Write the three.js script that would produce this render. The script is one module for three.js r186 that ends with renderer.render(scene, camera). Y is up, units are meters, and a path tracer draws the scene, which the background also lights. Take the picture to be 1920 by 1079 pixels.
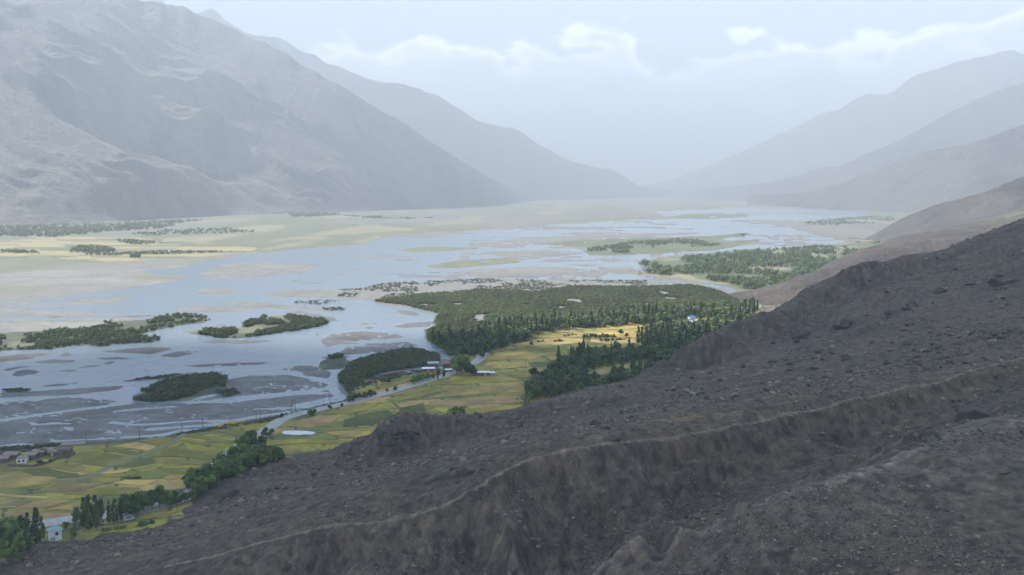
import * as THREE from 'three';
import { mergeGeometries } from 'three/addons/utils/BufferGeometryUtils.js';

// ---------------------------------------------------------------- camera, sky, sun, air, exposure
const H = 150, F = 1567, HORIZON = 356;                 // eye above the valley floor, focal length in photo pixels, horizon row
const PITCH = Math.atan((539.5 - HORIZON) / F);
const scene = new THREE.Scene();
const camera = new THREE.PerspectiveCamera(38, 1920 / 1079, 1, 120000);
camera.position.set(0, H, 0);
camera.rotation.x = -PITCH;
const renderer = new THREE.WebGLRenderer({ antialias: true });
renderer.toneMapping = THREE.LinearToneMapping;
renderer.toneMappingExposure = 3.1;
renderer.shadowMap.enabled = true;
const SUN = new THREE.Vector3(-0.60, 0.64, -0.48).normalize();
const sun = new THREE.DirectionalLight(new THREE.Color(1.0, 0.95, 0.87), 5);
sun.position.copy(SUN).multiplyScalar(3000);
sun.castShadow = true; sun.shadow.radius = 3; sun.shadow.mapSize.set(4096, 4096);
Object.assign(sun.shadow.camera, { left: -1500, right: 1500, top: 1500, bottom: -1500, near: 10, far: 9000 });
scene.add(sun, sun.target);
scene.fog = new THREE.FogExp2(new THREE.Color(0.80, 0.893, 1.0), 1.45e-4);

// ---------------------------------------------------------------- noise
const hash = (x, y) => { let h = Math.imul(x, 374761393) ^ Math.imul(y, 668265263); h = Math.imul(h ^ (h >>> 13), 1274126177); return ((h ^ (h >>> 16)) >>> 0) / 4294967296; };
function vn(x, y) {
  const ix = Math.floor(x), iy = Math.floor(y), fx = x - ix, fy = y - iy;
  const u = fx * fx * fx * (fx * (fx * 6 - 15) + 10), v = fy * fy * fy * (fy * (fy * 6 - 15) + 10);
  const a = hash(ix, iy), b = hash(ix + 1, iy), c = hash(ix, iy + 1), d = hash(ix + 1, iy + 1);
  return a + (b - a) * u + (c - a) * v + (a - b - c + d) * u * v;
}
const fbm = (x, y, o = 4) => { let s = 0, a = 0.5, n = 0; for (let i = 0; i < o; i++) { s += a * vn(x, y); n += a; a *= 0.5; const t = x; x = x * 1.64 - y * 1.18 + 17.3; y = t * 1.18 + y * 1.64 + 9.1; } return s / n; };
const ridged = (x, y, o = 4) => { let s = 0, a = 0.5, n = 0; for (let i = 0; i < o; i++) { const v = 1 - Math.abs(2 * vn(x, y) - 1); s += a * v * v; n += a; a *= 0.5; x = x * 2.03 + 31.7; y = y * 2.03 + 11.9; } return s / n; };
let seed = 7;
const rnd = () => { seed = (seed + 0x6d2b79f5) | 0; let t = Math.imul(seed ^ (seed >>> 15), 1 | seed); t = (t + Math.imul(t ^ (t >>> 7), 61 | t)) ^ t; return ((t ^ (t >>> 14)) >>> 0) / 4294967296; };
const rr = (a, b) => a + (b - a) * rnd();
const clamp = THREE.MathUtils.clamp, lerp = THREE.MathUtils.lerp, sstep = THREE.MathUtils.smoothstep;

// ---------------------------------------------------------------- the sky: pale blue, a bank of cumulus over the valley's end and all round
{
  const W = 3072, HH = 1536, data = new Float32Array(W * HH * 4);
  for (let r = 0; r < HH; r++) {
    const up = ((r + 0.5) / HH - 0.5) * Math.PI, deg = up * 180 / Math.PI;
    for (let c = 0; c < W; c++) {
      const az = ((c + 0.5) / W - 0.5) * 2 * Math.PI, i = (r * W + c) * 4;
      const k = clamp(deg / 90, 0, 1), g = Math.pow(k, 0.5);
      let R = lerp(0.40, 0.125, g), G = lerp(0.47, 0.21, g), B = lerp(0.54, 0.37, g);
      if (deg > 0 && deg < 60) {
        const ca = Math.cos(az) * 9, sa = Math.sin(az) * 9;
        const n1 = fbm(ca * 1.1 + 40, sa * 1.1 + 12, 3), n2 = fbm(az * 16 + 5, deg * 0.9, 5), n3 = fbm(az * 55, deg * 1.7 + 60, 4);
        const top = 9.4 + (n1 - 0.5) * 5.5 + (n2 - 0.5) * 3.4 + (n3 - 0.5) * 1.5;
        let a = sstep(top - deg, -0.12, 0.75);
        const body = fbm(az * 22 + 80, deg * 0.75 + 20, 5);
        a *= 0.55 + 0.45 * sstep(top - deg, 0, 2.2);
        const rim = Math.exp(-Math.pow((top - deg - 0.5) / 0.55, 2));
        const hi = sstep(fbm(ca * 1.7 + deg * 0.05, deg * 0.16 + sa * 1.7, 5), 0.56, 0.78) * sstep(deg, 12, 20) * 0.75;
        a = Math.max(a, hi);
        const L = 0.54 + 0.42 * (body - 0.5) + 1.15 * rim * (0.3 + n3);
        R = lerp(R, L * 1.0, a); G = lerp(G, L * 1.01, a); B = lerp(B, L * 1.03, a);
      }
      data[i] = R; data[i + 1] = G; data[i + 2] = B; data[i + 3] = 1;
    }
  }
  const t = new THREE.DataTexture(data, W, HH, THREE.RGBAFormat, THREE.FloatType);
  t.mapping = THREE.EquirectangularReflectionMapping; t.magFilter = THREE.LinearFilter; t.needsUpdate = true;
  scene.background = t; scene.environment = t;
}

// ---------------------------------------------------------------- surveying: a sight line through the photograph gives a bearing; its place is where it meets the ground or the distance read off
const CP = Math.cos(-PITCH), SP = Math.sin(-PITCH);
function ray(px, py) { const y = (539.5 - py) / F; return [(px - 960) / F, y * CP + SP, y * SP - CP]; }
function at(px, py, y = 0) { const d = ray(px, py), k = (y - H) / d[1]; return [d[0] * k, d[2] * k]; }             // [x, z] on level y
function at3(px, py, dist) { const d = ray(px, py), k = dist / -d[2]; return [d[0] * k, H + d[1] * k, -dist]; }   // point that many metres ahead
const poly = (pts) => pts.map(([a, b]) => at(a, b));

function mkPoly(pts) {
  const p = poly(pts); let x0 = 1e9, x1 = -1e9, z0 = 1e9, z1 = -1e9;
  for (const [x, z] of p) { x0 = Math.min(x0, x); x1 = Math.max(x1, x); z0 = Math.min(z0, z); z1 = Math.max(z1, z); }
  return { p, x0, x1, z0, z1, near: -z1 };
}
// signed distance in metres, positive inside; -1e9 when far outside
function sd(P, x, z, pad = 60) {
  if (x < P.x0 - pad || x > P.x1 + pad || z < P.z0 - pad || z > P.z1 + pad) return -1e9;
  const p = P.p; let inside = false, best = 1e18;
  for (let i = 0, j = p.length - 1; i < p.length; j = i++) {
    const ax = p[j][0], az = p[j][1], bx = p[i][0], bz = p[i][1];
    if ((az > z) !== (bz > z) && x < (bx - ax) * (z - az) / (bz - az) + ax) inside = !inside;
    const dx = bx - ax, dz = bz - az, t = clamp(((x - ax) * dx + (z - az) * dz) / (dx * dx + dz * dz + 1e-9), 0, 1);
    const ex = x - ax - dx * t, ez = z - az - dz * t, d2 = ex * ex + ez * ez;
    if (d2 < best) best = d2;
  }
  const d = Math.sqrt(best); return inside ? d : -d;
}
function lineDist(L, x, z, pad = 30) {
  if (x < L.x0 - pad || x > L.x1 + pad || z < L.z0 - pad || z > L.z1 + pad) return 1e9;
  let best = 1e18; const p = L.p;
  for (let i = 1; i < p.length; i++) {
    const ax = p[i - 1][0], az = p[i - 1][1], dx = p[i][0] - ax, dz = p[i][1] - az, t = clamp(((x - ax) * dx + (z - az) * dz) / (dx * dx + dz * dz + 1e-9), 0, 1);
    const ex = x - ax - dx * t, ez = z - az - dz * t; best = Math.min(best, ex * ex + ez * ez);
  }
  return Math.sqrt(best);
}

// ---------------------------------------------------------------- helpers for objects
const used = {};
function numbered(n) { const k = used[n] = (used[n] ?? -1) + 1; return k ? n + '_' + String(k).padStart(3, '0') : n; }
function tag(o, label, category, group, kind) { Object.assign(o.userData, { label, category }); if (group) o.userData.group = group; if (kind) o.userData.kind = kind; return o; }
function setting(o, name, label) { o.name = numbered(name); o.userData.kind = 'structure'; if (label) o.userData.label = label; o.receiveShadow = o.castShadow = true; scene.add(o); return o; }
function part(parent, name, geo, mat) { const m = new THREE.Mesh(geo, mat); m.name = name; m.castShadow = m.receiveShadow = true; parent.add(m); return m; }
function thing(name, x, y, z, turn, label, category, group) { const g = new THREE.Group(); g.name = numbered(name); g.position.set(x, y, z); g.rotation.y = turn || 0; scene.add(g); return tag(g, label, category, group); }
const lin = (r, g, b) => new THREE.Color().setRGB(r, g, b);

// tiling noise textures: grain, read as a grey multiplier and as a bump
function grainTexture(n, lo, hi, octaves, base, gamma = 1, gain = 0.68) {
  const d = new Uint8Array(n * n * 4);
  const per = (x, y, p, s) => { const ix = Math.floor(x), iy = Math.floor(y), fx = x - ix, fy = y - iy, u = fx * fx * (3 - 2 * fx), v = fy * fy * (3 - 2 * fy), m = (q) => ((q % p) + p) % p;
    const a = hash(m(ix) + s, m(iy)), b = hash(m(ix + 1) + s, m(iy)), c = hash(m(ix) + s, m(iy + 1)), e = hash(m(ix + 1) + s, m(iy + 1)); return a + (b - a) * u + (c - a) * v + (a - b - c + e) * u * v; };
  for (let j = 0; j < n; j++) for (let i = 0; i < n; i++) {
    let s = 0, a = 1, t = 0, p = base; for (let o = 0; o < octaves; o++) { s += a * per(i / n * p, j / n * p, p, o * 977); t += a; a *= gain; p *= 2; }
    let v = clamp((s / t - 0.5) * 2.1 + 0.5, 0, 1); v = Math.pow(v, gamma);
    const c = Math.round(255 * lerp(lo, hi, v)), k = (j * n + i) * 4; d[k] = d[k + 1] = d[k + 2] = c; d[k + 3] = 255;
  }
  const t = new THREE.DataTexture(d, n, n); t.wrapS = t.wrapT = THREE.RepeatWrapping; t.magFilter = THREE.LinearFilter; t.minFilter = THREE.LinearMipmapLinearFilter; t.generateMipmaps = true; t.needsUpdate = true; return t;
}
function rep(t, k, srgb) { const c = t.clone(); c.repeat.set(k, k); if (srgb) c.colorSpace = THREE.SRGBColorSpace; c.needsUpdate = true; return c; }
const grain = grainTexture(512, 0.55, 1.0, 7, 4), grainSoft = grainTexture(512, 0.72, 1.0, 6, 4), bumpy = grainTexture(512, 0, 1, 7, 6);

function gridMesh(nu, nv, vert, mat, uvScale = 1) {      // vert(i, j) -> [x, y, z, r, g, b]
  const P = new Float32Array(nu * nv * 3), C = new Float32Array(nu * nv * 3), U = new Float32Array(nu * nv * 2), I = new Uint32Array((nu - 1) * (nv - 1) * 6);
  let q = 0;
  for (let j = 0; j < nv; j++) for (let i = 0; i < nu; i++) {
    const k = j * nu + i, v = vert(i, j);
    P[k * 3] = v[0]; P[k * 3 + 1] = v[1]; P[k * 3 + 2] = v[2]; C[k * 3] = v[3]; C[k * 3 + 1] = v[4]; C[k * 3 + 2] = v[5];
    U[k * 2] = v[0] * uvScale; U[k * 2 + 1] = v[2] * uvScale;
    if (i < nu - 1 && j < nv - 1) { const b = k + 1, c = k + nu, d = c + 1; I[q++] = k; I[q++] = b; I[q++] = c; I[q++] = b; I[q++] = d; I[q++] = c; }
  }
  const g = new THREE.BufferGeometry();
  g.setAttribute('position', new THREE.BufferAttribute(P, 3)); g.setAttribute('color', new THREE.BufferAttribute(C, 3)); g.setAttribute('uv', new THREE.BufferAttribute(U, 2)); g.setIndex(new THREE.BufferAttribute(I, 1));
  g.computeVertexNormals();
  return new THREE.Mesh(g, mat);
}

// ---------------------------------------------------------------- unseen cloud overhead, placed and shaped to shade the near slopes, fields and reaches
{
  const base = [20, -345], k = 1900 / SUN.y, parts = [];
  for (let i = 0; i < 60; i++) {
    const a = rr(0, 6.283), q = Math.sqrt(rnd()), r = rr(120, 230) * (1.15 - 0.5 * q), g = new THREE.IcosahedronGeometry(r, 4), p = g.attributes.position;
    for (let v = 0; v < p.count; v++) { const x = p.getX(v), y = p.getY(v), z = p.getZ(v), s = 1 + 0.35 * (fbm(x / 60 + i, (y + z) / 60, 4) - 0.5); p.setXYZ(v, x * s, Math.max(y * s * 0.8, -r * 0.25), z * s); }
    g.translate(Math.cos(a) * q * 800, 0, Math.sin(a) * q * 380); parts.push(g);
  }
  const g = mergeGeometries(parts); g.computeVertexNormals();
  const m = new THREE.Mesh(g, new THREE.MeshPhysicalMaterial({ color: lin(.92, .92, .92), roughness: 1, transmission: 0.25, thickness: 0 }));
  m.position.set(base[0] + SUN.x * k, 1900, base[1] + SUN.z * k);
  setting(m, 'cloud', 'unseen cumulus cloud placed overhead for its shade');
}

// ================================================================ THE VALLEY FLOOR
const RIVER = mkPoly([[-900, 620], [-500, 592], [0, 566], [60, 562], [150, 552], [230, 542], [300, 532], [345, 524], [352, 521], [340, 517], [300, 516], [275, 512], [262, 508], [300, 505], [350, 500], [365, 495], [410, 486], [480, 476], [560, 467], [640, 461], [700, 457], [690, 452], [720, 447], [740, 440], [860, 434], [980, 426], [1080, 418], [1160, 414], [1250, 408], [1230, 402], [1228, 398], [1300, 393], [1400, 390], [1500, 388], [1600, 390], [1640, 403], [1560, 412], [1500, 418], [1480, 428], [1530, 440], [1590, 452], [1560, 460], [1480, 465], [1380, 470], [1300, 478], [1230, 485], [1190, 492], [1215, 503], [1235, 507], [1180, 512], [1190, 516], [1260, 520], [1330, 530], [1380, 543], [1407, 551], [1400, 560], [1372, 553], [1340, 543], [1310, 532], [1270, 526], [1200, 524], [1100, 527], [1000, 525], [900, 524], [800, 528], [720, 532], [680, 541], [620, 544], [540, 545], [487, 552], [530, 557], [620, 560], [690, 563], [712, 572], [760, 576], [785, 579], [808, 587], [825, 592], [814, 605], [818, 614], [797, 624], [800, 639], [815, 650], [829, 656], [841, 668], [845, 680], [834, 690], [828, 684], [825, 668], [800, 660], [770, 655], [720, 665], [680, 670], [665, 678], [650, 690], [640, 700], [632, 712], [640, 722], [622, 735], [635, 740], [655, 745], [640, 752], [600, 763], [560, 770], [520, 778], [485, 787], [440, 797], [400, 803], [330, 812], [300, 820], [230, 824], [130, 830], [0, 838], [-500, 880], [-900, 930]]);
// islands and bars: kind, outline
const BARS = [
  ['veg', [[-900, 690], [-500, 655], [-100, 638], [0, 625], [60, 622], [150, 618], [200, 612], [195, 605], [230, 603], [270, 600], [300, 592], [340, 590], [370, 592], [397, 600], [380, 606], [330, 612], [290, 620], [255, 628], [240, 632], [298, 633], [300, 640], [270, 644], [210, 646], [200, 650], [140, 648], [100, 655], [0, 658], [-500, 692], [-900, 730]]],
  ['sand', [[-900, 650], [-500, 622], [0, 601], [60, 600], [150, 598], [240, 597], [262, 598], [200, 606], [190, 612], [100, 620], [0, 624], [-500, 655], [-900, 690]]],
  ['veg', [[345, 622], [380, 618], [452, 614], [460, 605], [480, 597], [510, 592], [540, 592], [580, 597], [605, 600], [617, 606], [600, 612], [560, 620], [500, 628], [450, 635], [400, 634], [395, 630], [360, 627]]],
  ['mud', [[375, 641], [410, 638], [500, 639], [512, 641], [450, 645], [400, 645]]],
  ['mud', [[180, 661], [230, 655], [270, 651], [320, 652], [321, 656], [282, 665], [250, 663]]],
  ['mud', [[295, 669], [330, 660], [370, 656], [368, 662], [330, 670]]],
  ['mud', [[-200, 690], [-200, 675], [0, 668], [85, 662], [92, 664], [60, 673], [0, 680]]],
  ['mud', [[110, 667], [122, 661], [138, 662], [135, 667], [118, 669]]],
  ['mud', [[55, 680], [100, 674], [140, 676], [138, 681], [90, 682]]],
  ['mud', [[18, 704], [28, 696], [50, 693], [72, 697], [65, 702], [30, 707]]],
  ['mud', [[3, 694], [30, 688], [60, 686], [40, 691], [12, 697]]],
  ['mud', [[178, 672], [215, 670], [252, 672], [240, 675], [200, 675]]],
  ['mud', [[143, 690], [180, 688], [208, 683], [216, 679], [205, 678], [190, 685], [160, 687]]],
  ['mud', [[346, 686], [420, 681], [505, 680], [480, 685], [370, 689]]],
  ['mud', [[226, 716], [250, 710], [300, 706], [352, 700], [357, 703], [300, 711], [240, 717]]],
  ['mud', [[355, 704], [400, 699], [440, 697], [400, 703]]],
  ['mud', [[70, 725], [110, 720], [150, 717], [140, 721], [85, 726]]],
  ['mud', [[-300, 765], [-300, 745], [0, 737], [40, 735], [100, 732], [170, 727], [238, 723], [222, 731], [150, 740], [60, 744], [0, 746]]],
  ['veg', [[248, 750], [250, 742], [275, 735], [285, 728], [310, 717], [350, 710], [400, 705], [425, 711], [421, 722], [430, 730], [410, 738], [370, 745], [355, 752], [300, 754], [255, 754]]],
  ['mud', [[400, 744], [428, 728], [425, 712], [470, 705], [540, 704], [580, 712], [612, 722], [600, 732], [540, 738], [480, 745], [420, 750], [360, 754]]],
  ['mud', [[600, 638], [622, 627], [680, 621], [745, 627], [755, 633], [720, 637], [660, 641], [612, 650]]],
  ['mud', [[630, 664], [650, 652], [690, 645], [760, 642], [782, 648], [740, 657], [700, 662], [640, 666]]],
  ['mud', [[733, 613], [760, 607], [800, 603], [815, 604], [800, 614], [760, 616]]],
  ['mud', [[741, 580], [760, 582], [790, 589], [780, 593], [755, 590]]],
  ['mud', [[672, 616], [690, 613], [712, 614], [690, 618]]],
  ['mud', [[588, 627], [596, 625], [603, 629], [592, 632]]],
  ['sand', [[400, 570], [440, 566], [480, 566], [520, 570], [560, 577], [600, 577], [640, 579], [612, 584], [540, 580], [460, 575]]],
  ['sand', [[318, 580], [360, 575], [400, 574], [472, 578], [440, 585], [400, 587], [350, 584]]],
  ['mud', [[525, 587], [560, 584], [600, 590], [607, 597], [560, 592]]],
  ['sand', [[365, 514], [420, 496], [480, 492], [560, 494], [607, 497], [585, 502], [575, 512], [510, 517], [450, 522], [400, 523], [380, 518]]],
  ['sand', [[355, 546], [400, 540], [447, 542], [430, 550], [380, 553]]],
  ['sand', [[98, 573], [150, 563], [240, 554], [249, 559], [212, 567], [160, 572]]],
  ['sand', [[-400, 596], [-200, 580], [0, 569], [100, 564], [45, 573], [-200, 592]]],
  ['sand', [[-500, 612], [0, 588], [60, 585], [160, 583], [240, 588], [180, 592], [60, 594], [0, 596]]],
  ['sand', [[250, 586], [262, 584], [280, 585], [265, 588]]],
  ['sand', [[-300, 588], [0, 577], [70, 575], [140, 578], [60, 581], [0, 583]]],
  ['grass', [[798, 500], [850, 490], [920, 485], [985, 486], [972, 493], [900, 499], [860, 503], [810, 503]]],
  ['grass', [[735, 468], [800, 463], [890, 464], [897, 467], [820, 472], [770, 473]]],
  ['sand', [[650, 484], [700, 480], [770, 480], [777, 482], [700, 486]]],
  ['sand', [[728, 489], [760, 486], [798, 485], [760, 490]]],
  ['sand', [[870, 476], [960, 470], [1040, 470], [1080, 478], [1000, 486], [985, 482]]],
  ['sand', [[830, 512], [900, 506], [1000, 500], [1110, 505], [1140, 512], [1050, 518], [900, 518]]],
  ['far', [[1010, 458], [1060, 450], [1160, 448], [1340, 442], [1400, 436], [1412, 440], [1360, 447], [1345, 453], [1430, 450], [1400, 459], [1340, 470], [1200, 478], [1110, 480], [1092, 472], [1125, 466], [1080, 463]]],
  ['far', [[1250, 406], [1340, 400], [1405, 403], [1400, 407], [1330, 411], [1260, 411]]],
  ['sand', [[880, 458], [980, 446], [1100, 441], [1300, 436], [1345, 438], [1200, 445], [1000, 457]]],
  ['veg', [[598, 688], [602, 678], [618, 672], [640, 668], [660, 680], [640, 692], [612, 694]]],
  ['veg', [[586, 701], [600, 696], [617, 698], [615, 706], [596, 708]]],
  ['mud', [[540, 690], [570, 684], [598, 690], [620, 700], [612, 710], [580, 704]]],
].map(([kind, pts]) => ({ kind, ...mkPoly(pts) }));
const MUDFLAT = mkPoly([[-900, 840], [-500, 785], [0, 757], [120, 748], [250, 757], [420, 752], [520, 742], [610, 734], [640, 744], [600, 763], [485, 787], [400, 803], [230, 824], [0, 838], [-500, 880], [-900, 930]]);
const mkLine = (pts, w) => { const p = mkPoly(pts); p.w = w; return p; };
const STREAMS = [
  mkLine([[-300, 840], [-60, 797], [60, 780], [150, 768], [245, 756], [256, 752]], 3.2), mkLine([[355, 757], [440, 746], [540, 738], [610, 729], [645, 722]], 3.4), mkLine([[330, 755], [420, 755], [540, 741], [600, 737], [632, 738]], 2.6), mkLine([[215, 772], [270, 767], [322, 763]], 2.2), mkLine([[210, 793], [250, 797], [300, 795], [360, 790], [440, 790]], 2.2), mkLine([[280, 806], [330, 802], [400, 797], [470, 783], [560, 771]], 2.6), mkLine([[478, 768], [530, 766], [575, 764], [625, 752]], 2.0), mkLine([[60, 797], [100, 795], [130, 795]], 1.8), mkLine([[228, 821], [260, 819], [310, 815]], 2.4), mkLine([[100, 828], [160, 825], [215, 822]], 1.8), mkLine([[640, 748], [630, 738], [622, 722], [640, 712], [648, 697]], 4), mkLine([[560, 760], [600, 752], [640, 744]], 3),
  mkLine([[838, 616], [880, 612], [930, 606], [980, 601]], 3.2), mkLine([[960, 592], [1010, 587], [1040, 582]], 4), mkLine([[700, 707], [706, 700], [690, 704]], 6), mkLine([[755, 699], [790, 692], [825, 690]], 3),
];
const VEG = {
  wood: mkPoly([[700, 566], [760, 573], [806, 584], [824, 590], [814, 604], [820, 614], [800, 625], [803, 639], [818, 649], [832, 655], [845, 668], [870, 660], [895, 628], [1000, 606], [1150, 593], [1290, 583], [1400, 577], [1385, 566], [1350, 548], [1300, 536], [1200, 540], [1080, 538], [1000, 549], [900, 545], [800, 553], [740, 560]]),
  point: mkPoly([[640, 720], [634, 712], [650, 692], [667, 680], [720, 667], [770, 657], [822, 669], [824, 682], [780, 690], [720, 699], [690, 709], [660, 719]]),
  delta: mkPoly([[1192, 494], [1230, 488], [1300, 481], [1400, 472], [1480, 467], [1570, 462], [1620, 452], [1700, 440], [1740, 470], [1600, 520], [1450, 556], [1412, 548], [1340, 531], [1270, 521], [1190, 515], [1235, 508], [1215, 503]]),
};
const FARFIELDS = mkPoly([[-900, 500], [-400, 462], [0, 447], [120, 445], [260, 448], [330, 455], [420, 462], [470, 466], [440, 478], [330, 482], [200, 492], [100, 480], [0, 483], [-400, 500], [-900, 540]]);
const GRAVELPLAIN = mkPoly([[-900, 570], [-500, 540], [0, 514], [120, 506], [240, 498], [330, 488], [440, 476], [480, 474], [410, 486], [365, 495], [350, 500], [262, 508], [352, 521], [300, 532], [150, 552], [0, 566], [-500, 592], [-900, 620]]);
const SHRUBSTRIP = mkPoly([[560, 556], [620, 545], [680, 541], [720, 532], [800, 528], [900, 524], [1100, 527], [1270, 526], [1310, 536], [1200, 546], [1080, 542], [1000, 552], [900, 548], [800, 556], [740, 562], [690, 562]]);
const NEARLAND = mkPoly([[-900, 930], [-500, 880], [0, 838], [230, 824], [330, 812], [485, 787], [655, 745], [640, 722], [834, 690], [845, 675], [900, 628], [1290, 583], [1430, 575], [1500, 600], [1500, 900], [900, 1300], [-900, 1300]]);
const COL = { sand: [.225, .212, .19], mud: [.12, .11, .105], wet: [.165, .158, .152], gravel: [.19, .18, .165], grass: [.155, .16, .085], flat: [.165, .165, .13], gold: [.29, .25, .15], green: [.11, .135, .062], dark: [.055, .068, .033], near: [.075, .088, .032], bank: [.062, .066, .034] };
const mixc = (a, b, t) => [lerp(a[0], b[0], t), lerp(a[1], b[1], t), lerp(a[2], b[2], t)];

function floorAt(x, z) {                                // -> { L: metres inland of the nearest shore (negative in water), c: colour, kind }
  const d = -z, S = clamp(d / 900, 0.55, 9);            // coarser detail farther off, blended between fixed octaves
  const lv = Math.log2(S), S0 = Math.pow(2, Math.floor(lv)), S1 = S0 * 2, lw = lv - Math.floor(lv);
  const nz = (sx, sz, o, ox = 0, oz = 0) => lerp(fbm(x / (sx * S0) + ox, z / (sz * S0) + oz, o), lw > 0.02 ? fbm(x / (sx * S1) + ox, z / (sz * S1) + oz, o) : 0, lw > 0.02 ? lw : 0);
  const wob = (nz(26, 34, 4, 3) - 0.5) * 11 * S, wob2 = (nz(7, 11, 3, 0, 50) - 0.5) * 3.2 * S;
  const pad = 40 * S;
  let r = sd(RIVER, x, z, pad); if (r < -1e8) r = -pad;
  let L = -(r + wob * 0.55 + wob2), kind = 'flat', c;
  if (L <= 0 || r > -8 * S) {
    // braided bars
    const b = d > 1150 && d < 2600 && x > -120 ? nz(34, 26, 5, 11, 4) : nz(75, 38, 5, 11, 4);
    let thr = 0.69;
    if (d > 1150 && d < 2600 && x > -120) thr = 0.53;
    if (d > 2600) thr = 0.54;
    const bar = (b - thr) * 60 * S * 0.5; if (bar > L && r > 0) { L = bar; kind = d > 1000 ? 'sand' : 'mud'; }
    for (const B of BARS) {
      const s = sd(B, x, z, 12 * S); if (s < -1e8) continue;
      const q = s + (wob * 0.6 + wob2 * 1.3) * (B.kind === 'veg' ? 0.35 : 1); if (q > L) { L = q; kind = B.kind; }
    }
    const m = sd(MUDFLAT, x, z, 10); if (m > -1e8) { const q = Math.min(m + wob * 0.4, 8) + (fbm(x / 30, z / 22 + 8, 4) - 0.42) * 26; if (q > L && m > -4) { L = q; kind = 'mud'; } }
  }
  if (kind !== 'flat' && kind !== 'veg' && L > 0) {       // shallow threads of water cross the bars
    const ch = Math.abs(nz(58, 34, 4, 40, 7) - 0.5), q = (ch - 0.011) * 95 * S; if (q < L) L = q;
  }
  for (const s of STREAMS) { const e = lineDist(s, x, z, 12); if (e < 14) { const q = e - s.w * (0.7 + 0.8 * vn(x / 12, z / 12)) - wob2 * 0.25; if (q < L) L = q; } }
  const g = nz(40, 40, 4), h = nz(9, 9, 3, 70);
  let rise = 0.5;
  if (kind === 'flat') {
    const sNear = sd(NEARLAND, x, z, 5), sGp = sd(GRAVELPLAIN, x, z, 30 * S), sFf = sd(FARFIELDS, x, z, 40 * S), sSh = sd(SHRUBSTRIP, x, z, 20), inWood = sd(VEG.wood, x, z, 5), inPt = sd(VEG.point, x, z, 5), inDl = sd(VEG.delta, x, z, 5);
    if (inWood > 0 || inPt > 0) { const gap = fbm(x / 45 + 9, z / 45, 4); c = mixc(COL.dark, COL.sand, sstep(gap, 0.67, 0.72)); kind = 'wood'; }
    else if (inDl > 0) { c = mixc(COL.green, COL.gold, sstep(fbm(x / 70, z / 120, 4), 0.5, 0.6) * 0.8); kind = 'delta'; }
    else if (sSh > -6) { c = mixc(COL.gravel, COL.sand, g); c = mixc(c, COL.grass, sstep(h, 0.6, 0.75) * 0.5); kind = 'strip'; }
    else if (sNear > 0) { const fx = x * 0.94 - z * 0.34 + 5 * vn(x / 40, z / 40), fz = z * 0.94 + x * 0.34 + 5 * vn(x / 40 + 9, z / 40), cv = Math.floor(fz / 19), fu = fx / 37 + hash(cv, 3) * 0.9, cu = Math.floor(fu), k = hash(cu, cv);
      c = k < 0.3 ? [.265, .22, .04] : k < 0.55 ? [.185, .185, .035] : k < 0.75 ? [.3, .265, .045] : k < 0.88 ? [.4, .285, .09] : [.12, .132, .035];
      const e = Math.min(fu - cu, 1 - fu + cu) * 37, e2 = Math.min(fz / 19 - cv, 1 - fz / 19 + cv) * 19; c = mixc(COL.near, c, sstep(Math.min(e, e2), 0.5, 1.5)); c = mixc(c, COL.near, sstep(g, 0.5, 0.75) * 0.7); kind = 'near'; c = mixc(COL.bank, c, sstep(L, 4, 16)); }
    else if (sGp > -10) { c = mixc(COL.gravel, COL.sand, sstep(g, 0.35, 0.65)); c = mixc(c, COL.grass, sstep(fbm(x / 150, z / 300 + 4, 4), 0.5, 0.66) * 0.55); kind = 'plain'; { const k = 0.72 + 0.56 * nz(60, 22, 4, 90, 3); c = [c[0] * k, c[1] * k, c[2] * k]; } c = mixc(c, COL.wet, sstep(fbm(x / 90 + 5, z / 60, 4), 0.6, 0.68) * 0.6); }
    else if (sFf > -20) { const v = Math.floor(z / 62 + 0.5 * vn(x / 160, z / 400)), u = Math.floor(x / 110 + hash(v, 5)), k = hash(u, v), fr = z / 62 + 0.5 * vn(x / 160, z / 400) - v; c = k < 0.6 ? mixc([.36, .28, .115], COL.gold, hash(v, u)) : k < 0.85 ? mixc(COL.grass, COL.gold, hash(u + 7, v) * 0.6) : COL.green; if (fr < 0.13) c = COL.dark; }
    else {
      c = mixc(COL.flat, COL.grass, sstep(g, 0.35, 0.65));
      const f2 = fbm(x / 900 + 2, z / 2200, 4); c = mixc(c, COL.green, sstep(f2, 0.5, 0.62) * 0.6); c = mixc(c, COL.gold, sstep(fbm(x / 240, z / 800 + 30, 4), 0.6, 0.68) * 0.7); c = mixc(c, COL.gravel, sstep(fbm(x / 600 + 40, z / 1500, 4), 0.56, 0.68) * 0.7);
    }
  } else {
    const streak = 0.72 + 0.56 * nz(44, 13, 4, 90, 3);
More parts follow.
